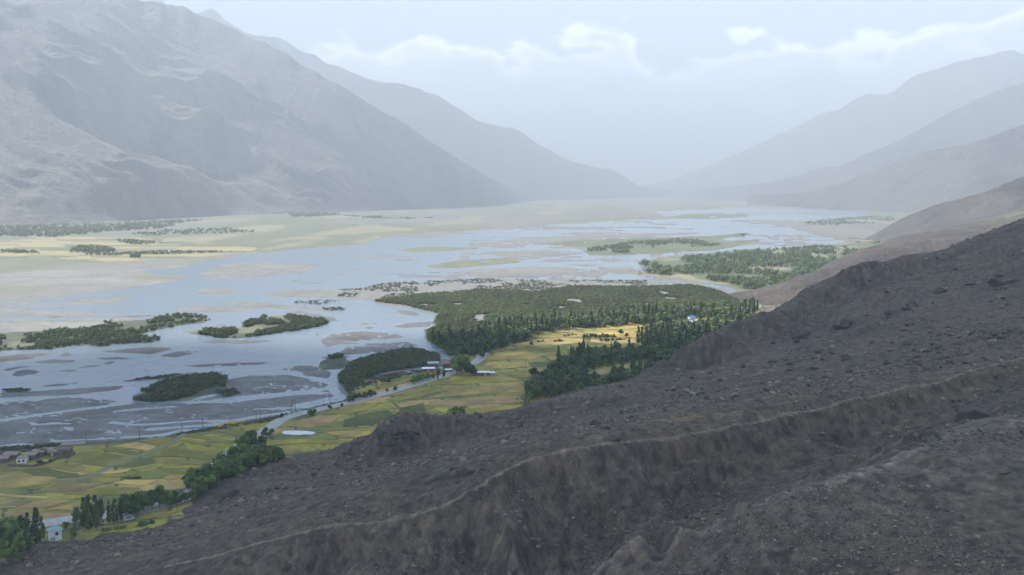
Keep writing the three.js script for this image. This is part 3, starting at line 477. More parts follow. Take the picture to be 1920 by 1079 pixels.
// ================================================================ FIELDS, ROAD, POND
const GROUND = 0.5;
function groundY(x, z) { if (-z > 1030 || -z < 130) return GROUND; const h = hillAt(x, z).y; return Math.max(GROUND, h); }
{
  const fields = new THREE.Group(); setting(fields, 'crop_fields', 'patchwork of grain plots and meadows between grassy banks');
  const tones = { gold: [.47, .33, .09], pale: [.5, .37, .13], tan: [.36, .24, .095], olive: [.27, .22, .036], green: [.185, .185, .03], lime: [.31, .265, .034], dark: [.12, .132, .03] };
  const straws = grainTexture(512, 0.5, 1.0, 7, 3);
  const mats = {}; for (const k in tones) mats[k] = [0, 1, 2].map((v) => new THREE.MeshStandardMaterial({ color: lin(...tones[k].map((c, i) => c * (0.9 + 0.14 * v + (i === 0 ? 0.05 * (v - 1) : 0)))), roughness: 1, map: rep(v % 2 ? grain : straws, 1 / (31 + 9 * v)), bumpMap: rep(bumpy, 1 / 6), bumpScale: 0.3 }));
  const plots = [
    ['gold', [[-60, 903], [25, 889], [113, 900], [95, 909], [70, 914], [30, 920], [-60, 916]]], ['green', [[45, 921], [64, 915], [83, 915], [70, 923]]], ['pale', [[-60, 926], [10, 928], [94, 936], [90, 939], [-60, 932]]], ['tan', [[-60, 936], [50, 940], [67, 943], [40, 952], [18, 951], [-60, 949]]], ['tan', [[20, 956], [60, 945], [120, 939], [140, 940], [110, 949], [80, 957]]], ['gold', [[82, 959], [115, 951], [140, 948], [138, 961]]], ['pale', [[-60, 952], [15, 953], [0, 958], [-60, 962]]], ['tan', [[0, 963], [138, 964], [135, 985], [60, 988], [10, 975]]], ['lime', [[-60, 966], [-4, 963], [8, 975], [40, 988], [-60, 1000]]],
    ['tan', [[76, 920], [95, 912], [160, 908], [203, 908], [160, 924], [115, 929], [86, 925]]], ['olive', [[115, 931], [165, 922], [205, 912], [265, 918], [258, 929], [180, 932]]], ['gold', [[205, 909], [230, 902], [298, 902], [270, 915]]], ['green', [[36, 887], [75, 880], [150, 891], [154, 897], [115, 898], [60, 894]]], ['olive', [[78, 879], [112, 870], [160, 878], [158, 885], [135, 887]]], ['lime', [[137, 887], [162, 879], [195, 881], [175, 892]]], ['olive', [[117, 868], [150, 850], [178, 847], [250, 860], [230, 868], [196, 879]]], ['pale', [[182, 891], [215, 884], [250, 880], [240, 887], [200, 892]]], ['lime', [[175, 897], [195, 893], [240, 889], [262, 890], [228, 899]]], ['olive', [[182, 845], [205, 841], [270, 852], [256, 858]]], ['gold', [[210, 839], [255, 831], [298, 841], [275, 850]]], ['olive', [[257, 829], [300, 820], [328, 823], [318, 832], [300, 840]]], ['green', [[200, 880], [236, 868], [290, 860], [296, 870], [250, 879]]], ['lime', [[250, 884], [298, 874], [296, 884], [262, 888]]],
    ['olive', [[303, 841], [330, 830], [345, 832], [335, 838], [318, 845]]], ['lime', [[346, 820], [362, 816], [438, 829], [446, 832], [430, 837]]], ['olive', [[336, 824], [428, 839], [420, 844], [330, 829]]], ['lime', [[342, 833], [418, 846], [408, 856], [350, 845]]], ['olive', [[300, 846], [322, 840], [406, 858], [398, 866], [330, 860], [300, 858]]], ['olive', [[302, 862], [396, 868], [390, 875], [340, 873], [302, 873]]], ['lime', [[302, 877], [365, 875], [388, 878], [368, 881], [302, 884]]], ['olive', [[302, 888], [348, 883], [372, 882], [358, 890], [320, 890]]], ['gold', [[300, 900], [318, 893], [352, 892], [340, 902], [310, 905]]], ['lime', [[385, 804], [430, 791], [488, 792], [480, 806]]], ['olive', [[392, 808], [480, 809], [476, 813], [455, 822]]],
    ['tan', [[541, 802], [556, 791], [600, 780], [640, 785], [620, 800], [580, 805]]], ['olive', [[606, 778], [680, 758], [716, 758], [690, 771], [650, 780]]], ['dark', [[642, 790], [690, 776], [730, 771], [740, 781], [700, 800], [642, 803]]], ['gold', [[606, 812], [640, 811], [710, 810], [712, 817], [680, 824], [620, 818]]], ['lime', [[482, 829], [560, 826], [640, 828], [690, 830], [680, 835], [560, 835], [485, 838]]], ['gold', [[482, 841], [545, 836], [568, 845], [550, 855], [482, 858]]], ['lime', [[575, 838], [680, 838], [692, 842], [600, 848]]], ['gold', [[482, 862], [560, 857], [600, 855], [690, 857], [660, 866], [620, 866], [500, 873]]], ['olive', [[600, 851], [690, 845], [700, 850], [640, 854]]],
    ['olive', [[722, 752], [760, 741], [828, 726], [856, 729], [800, 744], [744, 756]]], ['lime', [[812, 724], [850, 709], [900, 706], [968, 711], [983, 718], [900, 721]]], ['gold', [[872, 726], [984, 723], [984, 737], [905, 741], [824, 747], [784, 752]]], ['tan', [[802, 756], [900, 746], [984, 742], [984, 756], [880, 763], [800, 764]]], ['lime', [[806, 768], [890, 767], [984, 760], [984, 768], [900, 780], [830, 778]]], ['dark', [[745, 768], [795, 757], [800, 776], [750, 782]]], ['gold', [[902, 689], [912, 681], [988, 679], [998, 689], [940, 694]]], ['gold', [[908, 676], [930, 663], [988, 661], [1032, 665], [1000, 675]]], ['olive', [[936, 659], [988, 650], [1040, 652], [1038, 661], [990, 658]]], ['olive', [[930, 701], [1000, 694], [1010, 700], [984, 714], [970, 708]]],
    ['pale', [[962, 648], [1000, 639], [1060, 636], [1100, 637], [1096, 644], [1040, 649]]], ['gold', [[1003, 637], [1050, 629], [1095, 627], [1097, 634], [1060, 634]]], ['pale', [[1104, 643], [1108, 637], [1190, 638], [1194, 645], [1150, 648]]], ['gold', [[1100, 634], [1104, 627], [1192, 621], [1194, 635]]], ['pale', [[1030, 626], [1080, 614], [1120, 611], [1118, 620], [1080, 624]]], ['gold', [[1124, 619], [1128, 610], [1190, 605], [1238, 604], [1240, 611], [1190, 618]]], ['gold', [[1212, 622], [1240, 615], [1286, 612], [1290, 618], [1240, 624]]], ['pale', [[1092, 704], [1140, 691], [1188, 681], [1178, 691], [1112, 711]]], ['gold', [[670, 744], [750, 723], [786, 713], [776, 720], [700, 742]]], ['olive', [[700, 728], [760, 712], [800, 703], [796, 708], [730, 728]]],
    ['gold', [[282, 972], [330, 958], [352, 952], [340, 962], [300, 978]]], ['lime', [[180, 1006], [220, 992], [270, 981], [262, 990], [215, 1002]]],
  ];
  let k = 0;
  for (const [tone, pts] of plots) {
    const p = poly(pts), cx = p.reduce((s, q) => s + q[0], 0) / p.length, cz = p.reduce((s, q) => s + q[1], 0) / p.length, out = [];
    for (let i = 0; i < p.length; i++) {                // hold back half a metre for the bank and let the edge wander
      const a = p[i], b = p[(i + 1) % p.length], n = Math.max(1, Math.round(Math.hypot(b[0] - a[0], b[1] - a[1]) / 9));
      for (let j = 0; j < n; j++) { let x = lerp(a[0], b[0], j / n), z = lerp(a[1], b[1], j / n); const L = Math.hypot(x - cx, z - cz), q = 1 - (0.5 + 1.1 * vn(x / 7, z / 7)) / L; out.push(new THREE.Vector2(cx + (x - cx) * q + (vn(x / 5, z / 5 + 9) - 0.5) * 1.6, -(cz + (z - cz) * q + (vn(x / 5 + 40, z / 5) - 0.5) * 1.6))); }
    }
    const hgt = rr(0.22, 0.42), g = new THREE.ExtrudeGeometry(new THREE.Shape(out), { depth: hgt, bevelEnabled: false, steps: 1 }).rotateX(-Math.PI / 2); g.translate(0, 0.42, 0);
    const m = part(fields, k ? 'field_plot_' + String(k).padStart(3, '0') : 'field_plot', g, mats[tone][k % 3]); k++;
  }
}
function ribbon(pts, w, y, mat, name, label, parent) {
  const c = new THREE.CatmullRomCurve3(pts.map(([x, z]) => new THREE.Vector3(x, 0, z)), false, 'centripetal'), n = pts.length * 14, P = [], U = [], I = [];
  for (let i = 0; i <= n; i++) {
    const p = c.getPoint(i / n), t = c.getTangent(i / n), nx = -t.z, nz = t.x, len = i / n * c.getLength();
    for (const [o, dy] of [[-w / 2 - 1.2, -0.55], [-w / 2, 0], [w / 2, 0], [w / 2 + 1.2, -0.55]]) { P.push(p.x + nx * o, y + dy, p.z + nz * o); U.push(o, len); }
    if (i < n) for (let s = 0; s < 3; s++) { const a = i * 4 + s; I.push(a, a + 1, a + 4, a + 1, a + 5, a + 4); }
  }
  const g = new THREE.BufferGeometry(); g.setAttribute('position', new THREE.Float32BufferAttribute(P, 3)); g.setAttribute('uv', new THREE.Float32BufferAttribute(U, 2)); g.setIndex(I); g.computeVertexNormals();
  mat.side = THREE.DoubleSide;
  return setting(new THREE.Mesh(g, mat), name, label);
}
const roadPx = [[-60, 1012], [40, 993], [110, 980], [180, 971], [235, 965], [270, 958], [305, 950], [345, 936], [392, 892], [425, 858], [452, 838], [488, 816], [506, 804], [528, 789], [556, 779], [600, 769], [640, 760], [690, 748], [740, 734], [790, 719], [840, 704], [872, 690], [898, 676], [906, 664], [920, 656]];
ribbon(poly(roadPx), 7, 1.15, new THREE.MeshStandardMaterial({ color: lin(.36, .345, .33), roughness: 0.9, map: rep(grainSoft, 1 / 6) }), 'road', 'grey asphalt road running along the valley floor');
ribbon(poly([[100, 905], [160, 898], [200, 880], [232, 866], [280, 850], [300, 841], [330, 826], [345, 816]]), 2, 0.95, new THREE.MeshStandardMaterial({ color: lin(.16, .15, .08), roughness: 1 }), 'farm_track', 'grassy farm track between the plots');
ribbon(poly([[-60, 846], [30, 842], [100, 836], [160, 832]]), 3, 0.9, new THREE.MeshStandardMaterial({ color: lin(.2, .19, .17), roughness: 1 }), 'farm_track', 'pale track beside the marshy ditch');
{
  const p = poly([[527, 813], [535, 810.5], [556, 810], [575, 811], [590, 813], [592, 815.5], [584, 818], [570, 817.5], [560, 819], [545, 818], [532, 817]]), g = new THREE.ShapeGeometry(new THREE.Shape(p.map(([x, z]) => new THREE.Vector2(x, -z)))).rotateX(-Math.PI / 2); g.translate(0, 0.8, 0);
  setting(new THREE.Mesh(g, new THREE.MeshPhysicalMaterial({ color: lin(.42, .45, .47), roughness: 0.08, ior: 1.33 })), 'pond', 'small pale pond in the fields beside the road');
}

// ================================================================ TREES AND SHRUBS
function leafCloud(n, place, s0, s1, core) {             // n leaf sprays: bent four-cornered blades spread through the crown
  const P = [], N = [], C = [], I = [], v = new THREE.Vector3(), q = new THREE.Quaternion(), e = new THREE.Euler();
  for (let i = 0; i < n; i++) {
    const [x, y, z, cx, cy, cz] = place(i), s = rr(s0, s1), t = rr(0.72, 1.25), w = rr(0.9, 1.1);
    e.set(rr(-0.75, 0.75), rr(0, 6.283), rr(-0.75, 0.75)); q.setFromEuler(e); { const o = new THREE.Vector3(x - cx, (y - cy) * 0.6 + 0.9, z - cz).normalize(); q.premultiply(new THREE.Quaternion().setFromUnitVectors(new THREE.Vector3(0, 1, 0), o)); } const b = P.length / 3;
    for (const [a, c, d] of [[-0.5, 0, -0.5], [0.5, 0.12, -0.42], [0.46, 0, 0.5], [-0.42, -0.12, 0.45]]) {
      v.set(a * s * rr(0.7, 1.3), c * s, d * s * rr(0.7, 1.3)).applyQuaternion(q); P.push(x + v.x, y + v.y, z + v.z);
      v.set(x + v.x * 2 - cx, y + v.y * 2 - cy, z + v.z * 2 - cz).normalize(); N.push(v.x, v.y, v.z); C.push(t * w, t, t * 0.95);
    }
    I.push(b, b + 2, b + 1, b, b + 3, b + 2);
  }
  const g = new THREE.BufferGeometry(); g.setAttribute('position', new THREE.Float32BufferAttribute(P, 3)); g.setAttribute('normal', new THREE.Float32BufferAttribute(N, 3)); g.setAttribute('color', new THREE.Float32BufferAttribute(C, 3)); g.setIndex(I); return g;
}
const leafMat = (r, g, b) => new THREE.MeshPhysicalMaterial({ color: lin(r, g, b), vertexColors: true, roughness: 0.95, specularIntensity: 0.25, transmission: 0.4, thickness: 0, side: THREE.DoubleSide });
const LEAF = { poplar: [leafMat(0.095, 0.138, 0.040), leafMat(0.116, 0.153, 0.054), leafMat(0.078, 0.115, 0.037)], broad: [leafMat(0.090, 0.141, 0.035), leafMat(0.109, 0.164, 0.040), leafMat(0.070, 0.106, 0.031)], light: [leafMat(0.154, 0.226, 0.042)], olive: [leafMat(0.136, 0.153, 0.068)] };
const bark = new THREE.MeshStandardMaterial({ color: lin(.16, .14, .115), roughness: 1 }), barkPale = new THREE.MeshStandardMaterial({ color: lin(.3, .28, .24), roughness: 1 });
function limb(a, b, r0, r1, seg = 6) { const d = new THREE.Vector3().subVectors(b, a), g = new THREE.CylinderGeometry(r1, r0, d.length(), seg, 1); g.translate(0, d.length() / 2, 0); g.applyQuaternion(new THREE.Quaternion().setFromUnitVectors(new THREE.Vector3(0, 1, 0), d.normalize())); g.translate(a.x, a.y, a.z); return g; }
const V = (x, y, z) => new THREE.Vector3(x, y, z);
function poplarShape(k, n) {                             // unit: 16 m tall
  const R = [1.5, 1.9, 1.35, 2.2][k % 4], parts = [limb(V(0, -0.6, 0), V(0, 8, 0), 0.24, 0.14), limb(V(0, 8, 0), V(0.1, 14.5, 0), 0.14, 0.03)];
  for (let i = 0; i < 7; i++) { const y = 2 + i * 1.4, a = rr(0, 6.28); parts.push(limb(V(0, y, 0), V(Math.cos(a) * R * 0.6, y + 2.6, Math.sin(a) * R * 0.6), 0.07, 0.02, 4)); }
  const lean = rr(-0.3, 0.3), cl = Array.from({ length: 16 }, () => [rr(0, 6.28), rr(0.06, 1), rr(0.5, 1)]);
  const crown = leafCloud(n, (i) => {
    const c = cl[i % 16], t = clamp(c[1] + rr(-0.1, 0.1), 0.02, 1), prof = Math.pow(Math.sin(Math.PI * Math.pow(t * 0.94 + 0.03, 0.72)), 0.75) * (0.72 + 0.28 * c[2]);
    const a = c[0] + rr(-0.8, 0.8), r = R * prof * Math.sqrt(rr(0.15, 1)), y = 1.3 + t * 14.6; return [Math.cos(a) * r + lean * t, y, Math.sin(a) * r, lean * t, y - 1.2, 0];
  }, 0.5, 1.05);
  return { trunk: mergeGeometries(parts), crown };
}
function broadShape(k, n) {                              // unit: 9 m tall
  const parts = [limb(V(0, -0.6, 0), V(0.1, 3, 0), 0.28, 0.2)], lobes = [];
  const nl = 8 + k % 3;
  for (let i = 0; i < nl; i++) { const a = i / nl * 6.28 + rr(-0.4, 0.4), q = i < 2 ? 0.2 : 1, x = Math.cos(a) * q * rr(1.2, 2.6), z = Math.sin(a) * q * rr(1.2, 2.6), y = i < 2 ? rr(6.4, 7.4) : rr(3, 6.2); lobes.push([x, y, z, rr(1.2, 2)]); parts.push(limb(V(0.1, 2.7, 0), V(x * 0.8, y - 0.2, z * 0.8), 0.12, 0.04, 5)); }
  const crown = leafCloud(n, (i) => { const l = lobes[i % nl], u = rr(-1, 1), a = rr(0, 6.28), r = l[3] * Math.cbrt(rr(0.25, 1)), s = Math.sqrt(1 - u * u); return [l[0] + Math.cos(a) * s * r, l[1] + u * r * 0.85, l[2] + Math.sin(a) * s * r, l[0] * 0.6, l[1] * 0.8, l[2] * 0.6]; }, 0.5, 1.0);
  return { trunk: mergeGeometries(parts), crown };
}
function bushShape(n, wide, tall) { const lob = Array.from({ length: 5 }, () => [rr(-0.5, 0.5) * wide, rr(0.3, 0.6) * tall, rr(-0.5, 0.5) * wide, rr(0.3, 0.45) * wide]); return leafCloud(n, (i) => { const l = lob[i % 5], u = rr(-0.6, 1), a = rr(0, 6.28), r = l[3] * Math.cbrt(rr(0.3, 1)), s = Math.sqrt(1 - u * u); return [l[0] + Math.cos(a) * s * r, Math.max(0.05, l[1] + u * r * tall / wide), l[2] + Math.sin(a) * s * r, 0, 0, 0]; }, wide * 0.14, wide * 0.27); }
const SHAPES = { poplar: [0, 1, 2, 3].map((k) => poplarShape(k, 620)), broad: [0, 1, 2, 3].map((k) => broadShape(k, 640)), bush: [0, 1, 2].map(() => bushShape(170, 2.6, 2.2)) };
let treeNo = 0;
function tree(kind, x, z, height, label, group, tone, small) {
  const k = treeNo++, set = SHAPES[kind === 'light' || kind === 'olive' ? 'broad' : kind], s = set[k % set.length], mats = LEAF[tone ?? kind] ?? LEAF.broad, mat = mats[k % mats.length], y = groundY(x, z);
  const unit = kind === 'poplar' ? 16 : kind === 'bush' ? 2.2 : 9, f = height / unit, name = kind === 'poplar' ? 'poplar_tree' : kind === 'bush' ? 'bush' : 'broadleaf_tree';
  let o;
  if (kind === 'bush') { o = new THREE.Mesh(s, mat); o.name = numbered('bush'); o.castShadow = o.receiveShadow = true; scene.add(o); o.position.set(x, y - 0.1, z); tag(o, label, 'bush', group); }
  else { o = thing(name, x, y, z, 0, label, 'tree', group); part(o, 'trunk', s.trunk, kind === 'poplar' ? barkPale : bark); part(o, 'crown', s.crown, mat); }
  o.rotation.y = rr(0, 6.28); const wide = f * rr(0.88, 1.15) * (kind === 'poplar' ? clamp(1.25 - f * 0.1, 0.9, 1.3) : 1); o.scale.set(wide, f, wide);
  return o;
}
const ORD = ['first', 'second', 'third', 'fourth', 'fifth', 'sixth', 'seventh', 'eighth', 'ninth', 'tenth', 'eleventh', 'twelfth', 'thirteenth', 'fourteenth', 'fifteenth', 'sixteenth'];
function row(kind, list, label, group, tone) { [...list].sort((a, b) => a[0] - b[0]).forEach((a, i) => byPx(kind, ...a, label + ', ' + ORD[i] + ' from the left', group, tone)); }
const byPx = (kind, px, base, top, label, group, tone) => { const [x, z] = at(px, base); return tree(kind, x, z, (base - top) / F * -z * 1.04, label, group, tone); };
// ---- trees about the white house and along the road
row('broad', [[-15, 1075, 972], [12, 1072, 978], [30, 1062, 985]], 'large leafy tree in the corner clump left of the white house', 'trees left of the white house');
row('poplar', [[44, 1042, 964], [56, 1034, 966], [70, 1032, 956], [80, 1022, 972]], 'dark poplar standing close beside the white house, on its left', 'poplars left of the white house');
row('poplar', [[145, 998, 948], [157, 1000, 934], [167, 1000, 928], [180, 998, 929], [191, 994, 932]], 'tall dark poplar in the row right of the white house', 'poplars right of the white house');
row('poplar', [[206, 990, 940], [216, 985, 935], [226, 980, 941]], 'poplar next to the parked grey van', 'poplars by the van');
byPx('broad', 138, 1006, 988, 'round light green tree touching the white house on its right', undefined, 'light');
byPx('broad', 122, 996, 979, 'small dark tree behind the white house');
row('broad', [[237, 975, 926], [252, 968, 921], [268, 962, 918], [285, 958, 917], [298, 955, 910], [313, 953, 918], [330, 950, 919], [346, 947, 922], [362, 943, 920], [374, 938, 916]], 'round roadside tree in the row whose trunks stand before the road', 'round trees along the near road');
row('bush', [[262, 989, 979], [272, 986, 977], [283, 984, 976]], 'dark bush at the stony slope foot by the last plot', 'bushes at the slope foot');
row('bush', [[195, 1000, 992], [207, 998, 990], [220, 996, 988], [232, 993, 985]], 'light green bush in the hedge below the parked van', 'light hedge below the van', 'light');
row('broad', [[455, 848, 815], [467, 842, 808], [477, 838, 818], [489, 842, 816], [472, 832, 806]], 'round tree where the road slips behind the dense grove', 'trees at the road bend');
row('broad', [[499, 822, 801], [510, 818, 804]], 'tree at the near end of the pale pond', 'trees by the pond');
row('broad', [[582, 783, 768], [589, 781, 767], [618, 771, 760], [641, 765, 757], [528, 786, 776]], 'small lone tree on the verge of the open road', 'small verge trees');
row('broad', [[655, 757, 741], [664, 755, 738], [673, 752, 737], [684, 750, 736], [693, 747, 731], [702, 744, 734], [725, 738, 729], [741, 735, 725]], 'dark tree in the line along the middle stretch of road', 'trees along the middle road');
row('broad', [[776, 723, 704], [785, 719, 700], [793, 717, 701], [802, 715, 699], [812, 712, 701]], 'bright green tree before the walled farmstead by the road', 'trees before the farmstead', 'light');
row('poplar', [[822, 715, 690], [832, 712, 688], [862, 702, 656], [869, 700, 662]], 'slim poplar beside the walled farmstead', 'poplars by the farmstead');
byPx('broad', 866, 704, 662, 'big light green willow beside the walled farmstead', undefined, 'light'); byPx('broad', 857, 703, 668, 'light green willow leaning over the farm track', undefined, 'light');
byPx('broad', 880, 707, 680, 'dark dense tree next to the white roofed barn', 'dark trees by the barn'); byPx('broad', 888, 706, 686, 'dark dense tree next to the white roofed barn', 'dark trees by the barn');
row('broad', [[904, 674, 656], [890, 670, 655], [882, 668, 652]], 'dark tree at the far end of the road', 'trees at the road end');
byPx('bush', 850, 786, 764, 'single green bush peeping over the crest of the slope', undefined, 'light');
row('broad', [[720, 722, 708], [728, 721, 709], [640, 725, 708], [665, 722, 712]], 'dark tree on the meadow beside the thicket point', 'trees on the river meadow');
for (let i = 0; i < 9; i++) byPx('bush', 234 + i * 3.4, 899.5, 896.2 - rr(0, 1.5), 'tiny dark bush in the row on the bank between two plots, ' + ORD[i] + ' from the left', 'bushes on the field bank');
row('broad', [[74, 876, 862], [80, 874, 866], [94, 870, 862]], 'dark tree in the yard of the mud walled village', 'village trees');
// ---- groves
function scatter(pts, n, gap, fn) {
  const P = mkPoly(pts), got = []; let tries = 0;
  while (got.length < n && tries++ < n * 60) {
    const a = pts[Math.floor(rnd() * pts.length)], px0 = Math.min(...pts.map((q) => q[0])), px1 = Math.max(...pts.map((q) => q[0])), py0 = Math.min(...pts.map((q) => q[1])), py1 = Math.max(...pts.map((q) => q[1]));
    const [x, z] = at(rr(px0, px1), rr(py0, py1)); if (sd(P, x, z, 0) < 0 || got.some((q) => (q[0] - x) ** 2 + (q[1] - z) ** 2 < gap * gap)) continue;
    got.push([x, z]); fn(x, z, got.length);
  }
}
scatter([[365, 937], [430, 908], [515, 884], [535, 874], [500, 860], [458, 856], [420, 870], [385, 893], [352, 915]], 46, 4, (x, z, i) => tree('broad', x, z, rr(6.5, 10.5), 'leafy tree in the dense grove tucked under the stony crest', 'grove under the crest', i % 5 === 0 ? 'light' : 'broad'));
scatter([[803, 640], [850, 634], [885, 640], [890, 664], [852, 672], [832, 656], [815, 649]], 26, 6, (x, z, i) => tree(i % 3 ? 'broad' : 'poplar', x, z, i % 3 ? rr(8, 12) : rr(12, 16), i % 3 ? 'dark round tree on the river bank by the road end' : 'poplar on the river bank by the road end', i % 3 ? 'bank trees' : 'bank poplars'));
scatter([[983, 760], [990, 716], [1030, 704], [1060, 708], [1110, 716], [1180, 702], [1250, 690], [1300, 662], [1330, 645], [1325, 680], [1240, 712], [1100, 738], [1040, 752]], 78, 5, (x, z, i) => tree(i % 3 === 2 ? 'poplar' : 'broad', x, z, i % 3 === 2 ? rr(12, 16) : rr(8, 12), i % 3 === 2 ? 'poplar in the belt of trees just behind the hillside crest' : 'round tree in the belt just behind the hillside crest', i % 3 === 2 ? 'belt poplars' : 'belt trees', i % 7 === 3 ? 'olive' : undefined));
scatter([[1035, 700], [1046, 681], [1090, 667], [1150, 661], [1210, 655], [1215, 678], [1150, 688], [1095, 699]], 44, 6, (x, z, i) => tree(i % 4 ? 'broad' : 'poplar', x, z, i % 4 ? rr(8, 12) : rr(13, 16), i % 4 ? 'round tree in the copse between the golden fields' : 'poplar in the copse between the golden fields', i % 4 ? 'copse trees' : 'copse poplars', i % 6 === 3 ? 'olive' : undefined));
row('poplar', [[1071, 674, 650], [1076, 673, 651], [1089, 672, 644], [1146, 667, 643]], 'slender lone poplar rising from the copse edge', 'slender poplars');
row('poplar', [[1197, 648, 613], [1204, 648, 614]], 'dark straight poplar at the right edge of the golden fields', 'twin dark poplars');
scatter([[1206, 658], [1212, 626], [1240, 614], [1290, 620], [1340, 606], [1400, 591], [1425, 600], [1370, 632], [1330, 652], [1290, 686], [1218, 680]], 120, 6, (x, z, i) => tree(i % 4 ? 'poplar' : 'broad', x, z, i % 4 ? rr(13, 18) : rr(8, 12), i % 4 ? 'tall poplar in the wood below the rock bluff' : 'round tree in the wood below the rock bluff', i % 4 ? 'wood poplars' : 'wood trees', i % 9 === 4 ? 'olive' : undefined));
scatter([[852, 664], [890, 632], [960, 614], [1040, 604], [1150, 599], [1285, 588], [1320, 580], [1320, 600], [1290, 604], [1180, 612], [1080, 618], [1020, 629], [960, 649], [900, 668]], 150, 6, (x, z, i) => tree(i % 5 ? 'poplar' : 'broad', x, z, i % 5 ? rr(12, 17) : rr(7, 10), i % 5 ? 'tall poplar in the long plantation along the golden fields' : 'round tree in the long plantation along the golden fields', i % 5 ? 'plantation poplars' : 'plantation trees'));
for (let i = 0; i < 11; i++) byPx('broad', 1096 + i * 5.6 + rr(-1, 1), 636 + rr(-1.5, 1.5), 626 + rr(-1, 2), 'low dark tree in the hedge clump amid golden fields, ' + ORD[i] + ' from the left', 'hedge clump amid the fields');
row('broad', [[1164, 631, 617], [1175, 634, 625]], 'small round tree alone on the golden field', 'lone field trees');
for (let i = 0; i < 16; i++) byPx('bush', [1128, 1134, 1141, 1148, 1155, 1162, 1170, 1060, 1066, 1073, 1079, 1041, 1048, 1054, 1010, 1018][i], [641, 641, 640, 640, 639, 639, 639, 632, 631, 630, 630, 642, 642, 641, 643, 642][i], [636, 635, 636, 634, 635, 634, 636, 628, 627, 626, 627, 638, 637, 638, 639, 638][i], 'dark bush on a bank between golden plots', 'bushes between golden plots');
byPx('broad', 996, 650, 640, 'round tree at the left end of the golden fields');

// ---- thickets, distant belts of wood: too many to count
function massOf(name, label, shapes, spots, mats) {
  shapes.forEach((g, s) => {
    const list = spots.filter((_, i) => i % shapes.length === s), m = new THREE.InstancedMesh(g, mats[s % mats.length], list.length), M = new THREE.Matrix4(), Q = new THREE.Quaternion(), up = V(0, 1, 0);
    list.forEach(([x, y, z, w, h, t], i) => { M.compose(V(x, y, z), Q.setFromAxisAngle(up, rr(0, 6.28)), V(w, h, w)); m.setMatrixAt(i, M); m.setColorAt(i, new THREE.Color().setRGB(t * rr(0.9, 1.15), t, t * rr(0.85, 1.05))); });
    m.name = numbered(name); m.userData.kind = 'stuff'; m.userData.label = label; m.castShadow = m.receiveShadow = true; scene.add(m);
  });
}
{
  const spots = [];
  const fill = (P, n, fn) => { let k = 0, tries = 0; const q0 = 1 / -P.z0, q1 = 1 / -P.z1; while (k < n && tries++ < n * 12) { const d = 1 / lerp(q0, q1, Math.pow(rnd(), 1.0)), x = rr(P.x0, P.x1), z = -d; if (sd(P, x, z, 0) < 0.5) continue; const r = fn(x, z); if (r) { spots.push(r); k++; } } };
  const mk = (x, z, w, h, t) => [x, GROUND - 0.15, z, w, h, t];
  const sc = (w) => w / 3, scy = (h) => h / 2.6;
  fill(VEG.wood, 15000, (x, z) => { if (fbm(x / 45 + 9, z / 45, 4) > 0.68) return; const t = 0.65 + 0.8 * fbm(x / 60, z / 90, 3); return mk(x, z, sc(rr(2.2, 5)), scy(rr(2, 4.6)), t); });
  fill(VEG.point, 2200, (x, z) => mk(x, z, sc(rr(2, 4)), scy(rr(2.2, 4.6)), rr(0.7, 1.1)));
  for (const B of BARS) if (B.kind === 'veg') fill(B, B.x1 - B.x0 > 150 ? 3600 : B.p.length > 10 ? 1100 : 240, (x, z) => { if (fbm(x / 28 + 3, z / 36, 3) > 0.60) return; return mk(x, z, sc(rr(1.8, 3.8)), scy(rr(1.8, 4.4)), rr(0.55, 1.0)); });
  fill(SHRUBSTRIP, 1500, (x, z) => { if (fbm(x / 40, z / 60 + 5, 4) < 0.5) return; return mk(x, z, sc(rr(1.4, 4)), scy(rr(0.8, 2.2)), rr(0.6, 1)); });
  for (const P of [[[540, 568], [600, 562], [640, 566], [600, 572]], [[600, 578], [640, 577], [650, 582], [610, 584]], [[228, 715], [300, 707], [352, 701], [300, 711]], [[0, 733], [40, 730], [60, 734], [20, 738]], [[400, 735], [440, 730], [450, 740], [420, 746]], [[320, 605], [400, 600], [330, 611]]]) fill(mkPoly(P), 90, (x, z) => mk(x, z, sc(rr(1, 2.4)), scy(rr(0.8, 2)), rr(0.6, 0.9)));
  fill(mkPoly([[-300, 885], [0, 842], [120, 834], [100, 840], [0, 850], [-300, 905]]), 700, (x, z) => mk(x, z, sc(rr(1.2, 2.6)), scy(rr(0.8, 1.8)), rr(0.6, 0.9)));
  fill(mkPoly([[330, 814], [485, 789], [640, 754], [700, 738], [690, 745], [560, 780], [488, 796], [330, 819]]), 420, (x, z) => mk(x, z, sc(rr(0.8, 1.8)), scy(rr(0.5, 1.4)), rr(0.7, 1.1)));
  fill(mkPoly([[640, 722], [700, 708], [800, 693], [790, 700], [700, 722], [655, 740]]), 260, (x, z) => mk(x, z, sc(rr(1, 2.4)), scy(rr(0.8, 2)), rr(0.7, 1)));
  massOf('thicket', 'dense thicket of riverside scrub', [0, 1, 2, 3].map((k) => bushShape(64, 3, 2.6)), spots, [leafMat(0.095, 0.129, 0.037), leafMat(0.112, 0.135, 0.047), leafMat(0.085, 0.110, 0.035), leafMat(0.124, 0.141, 0.049)]);
}
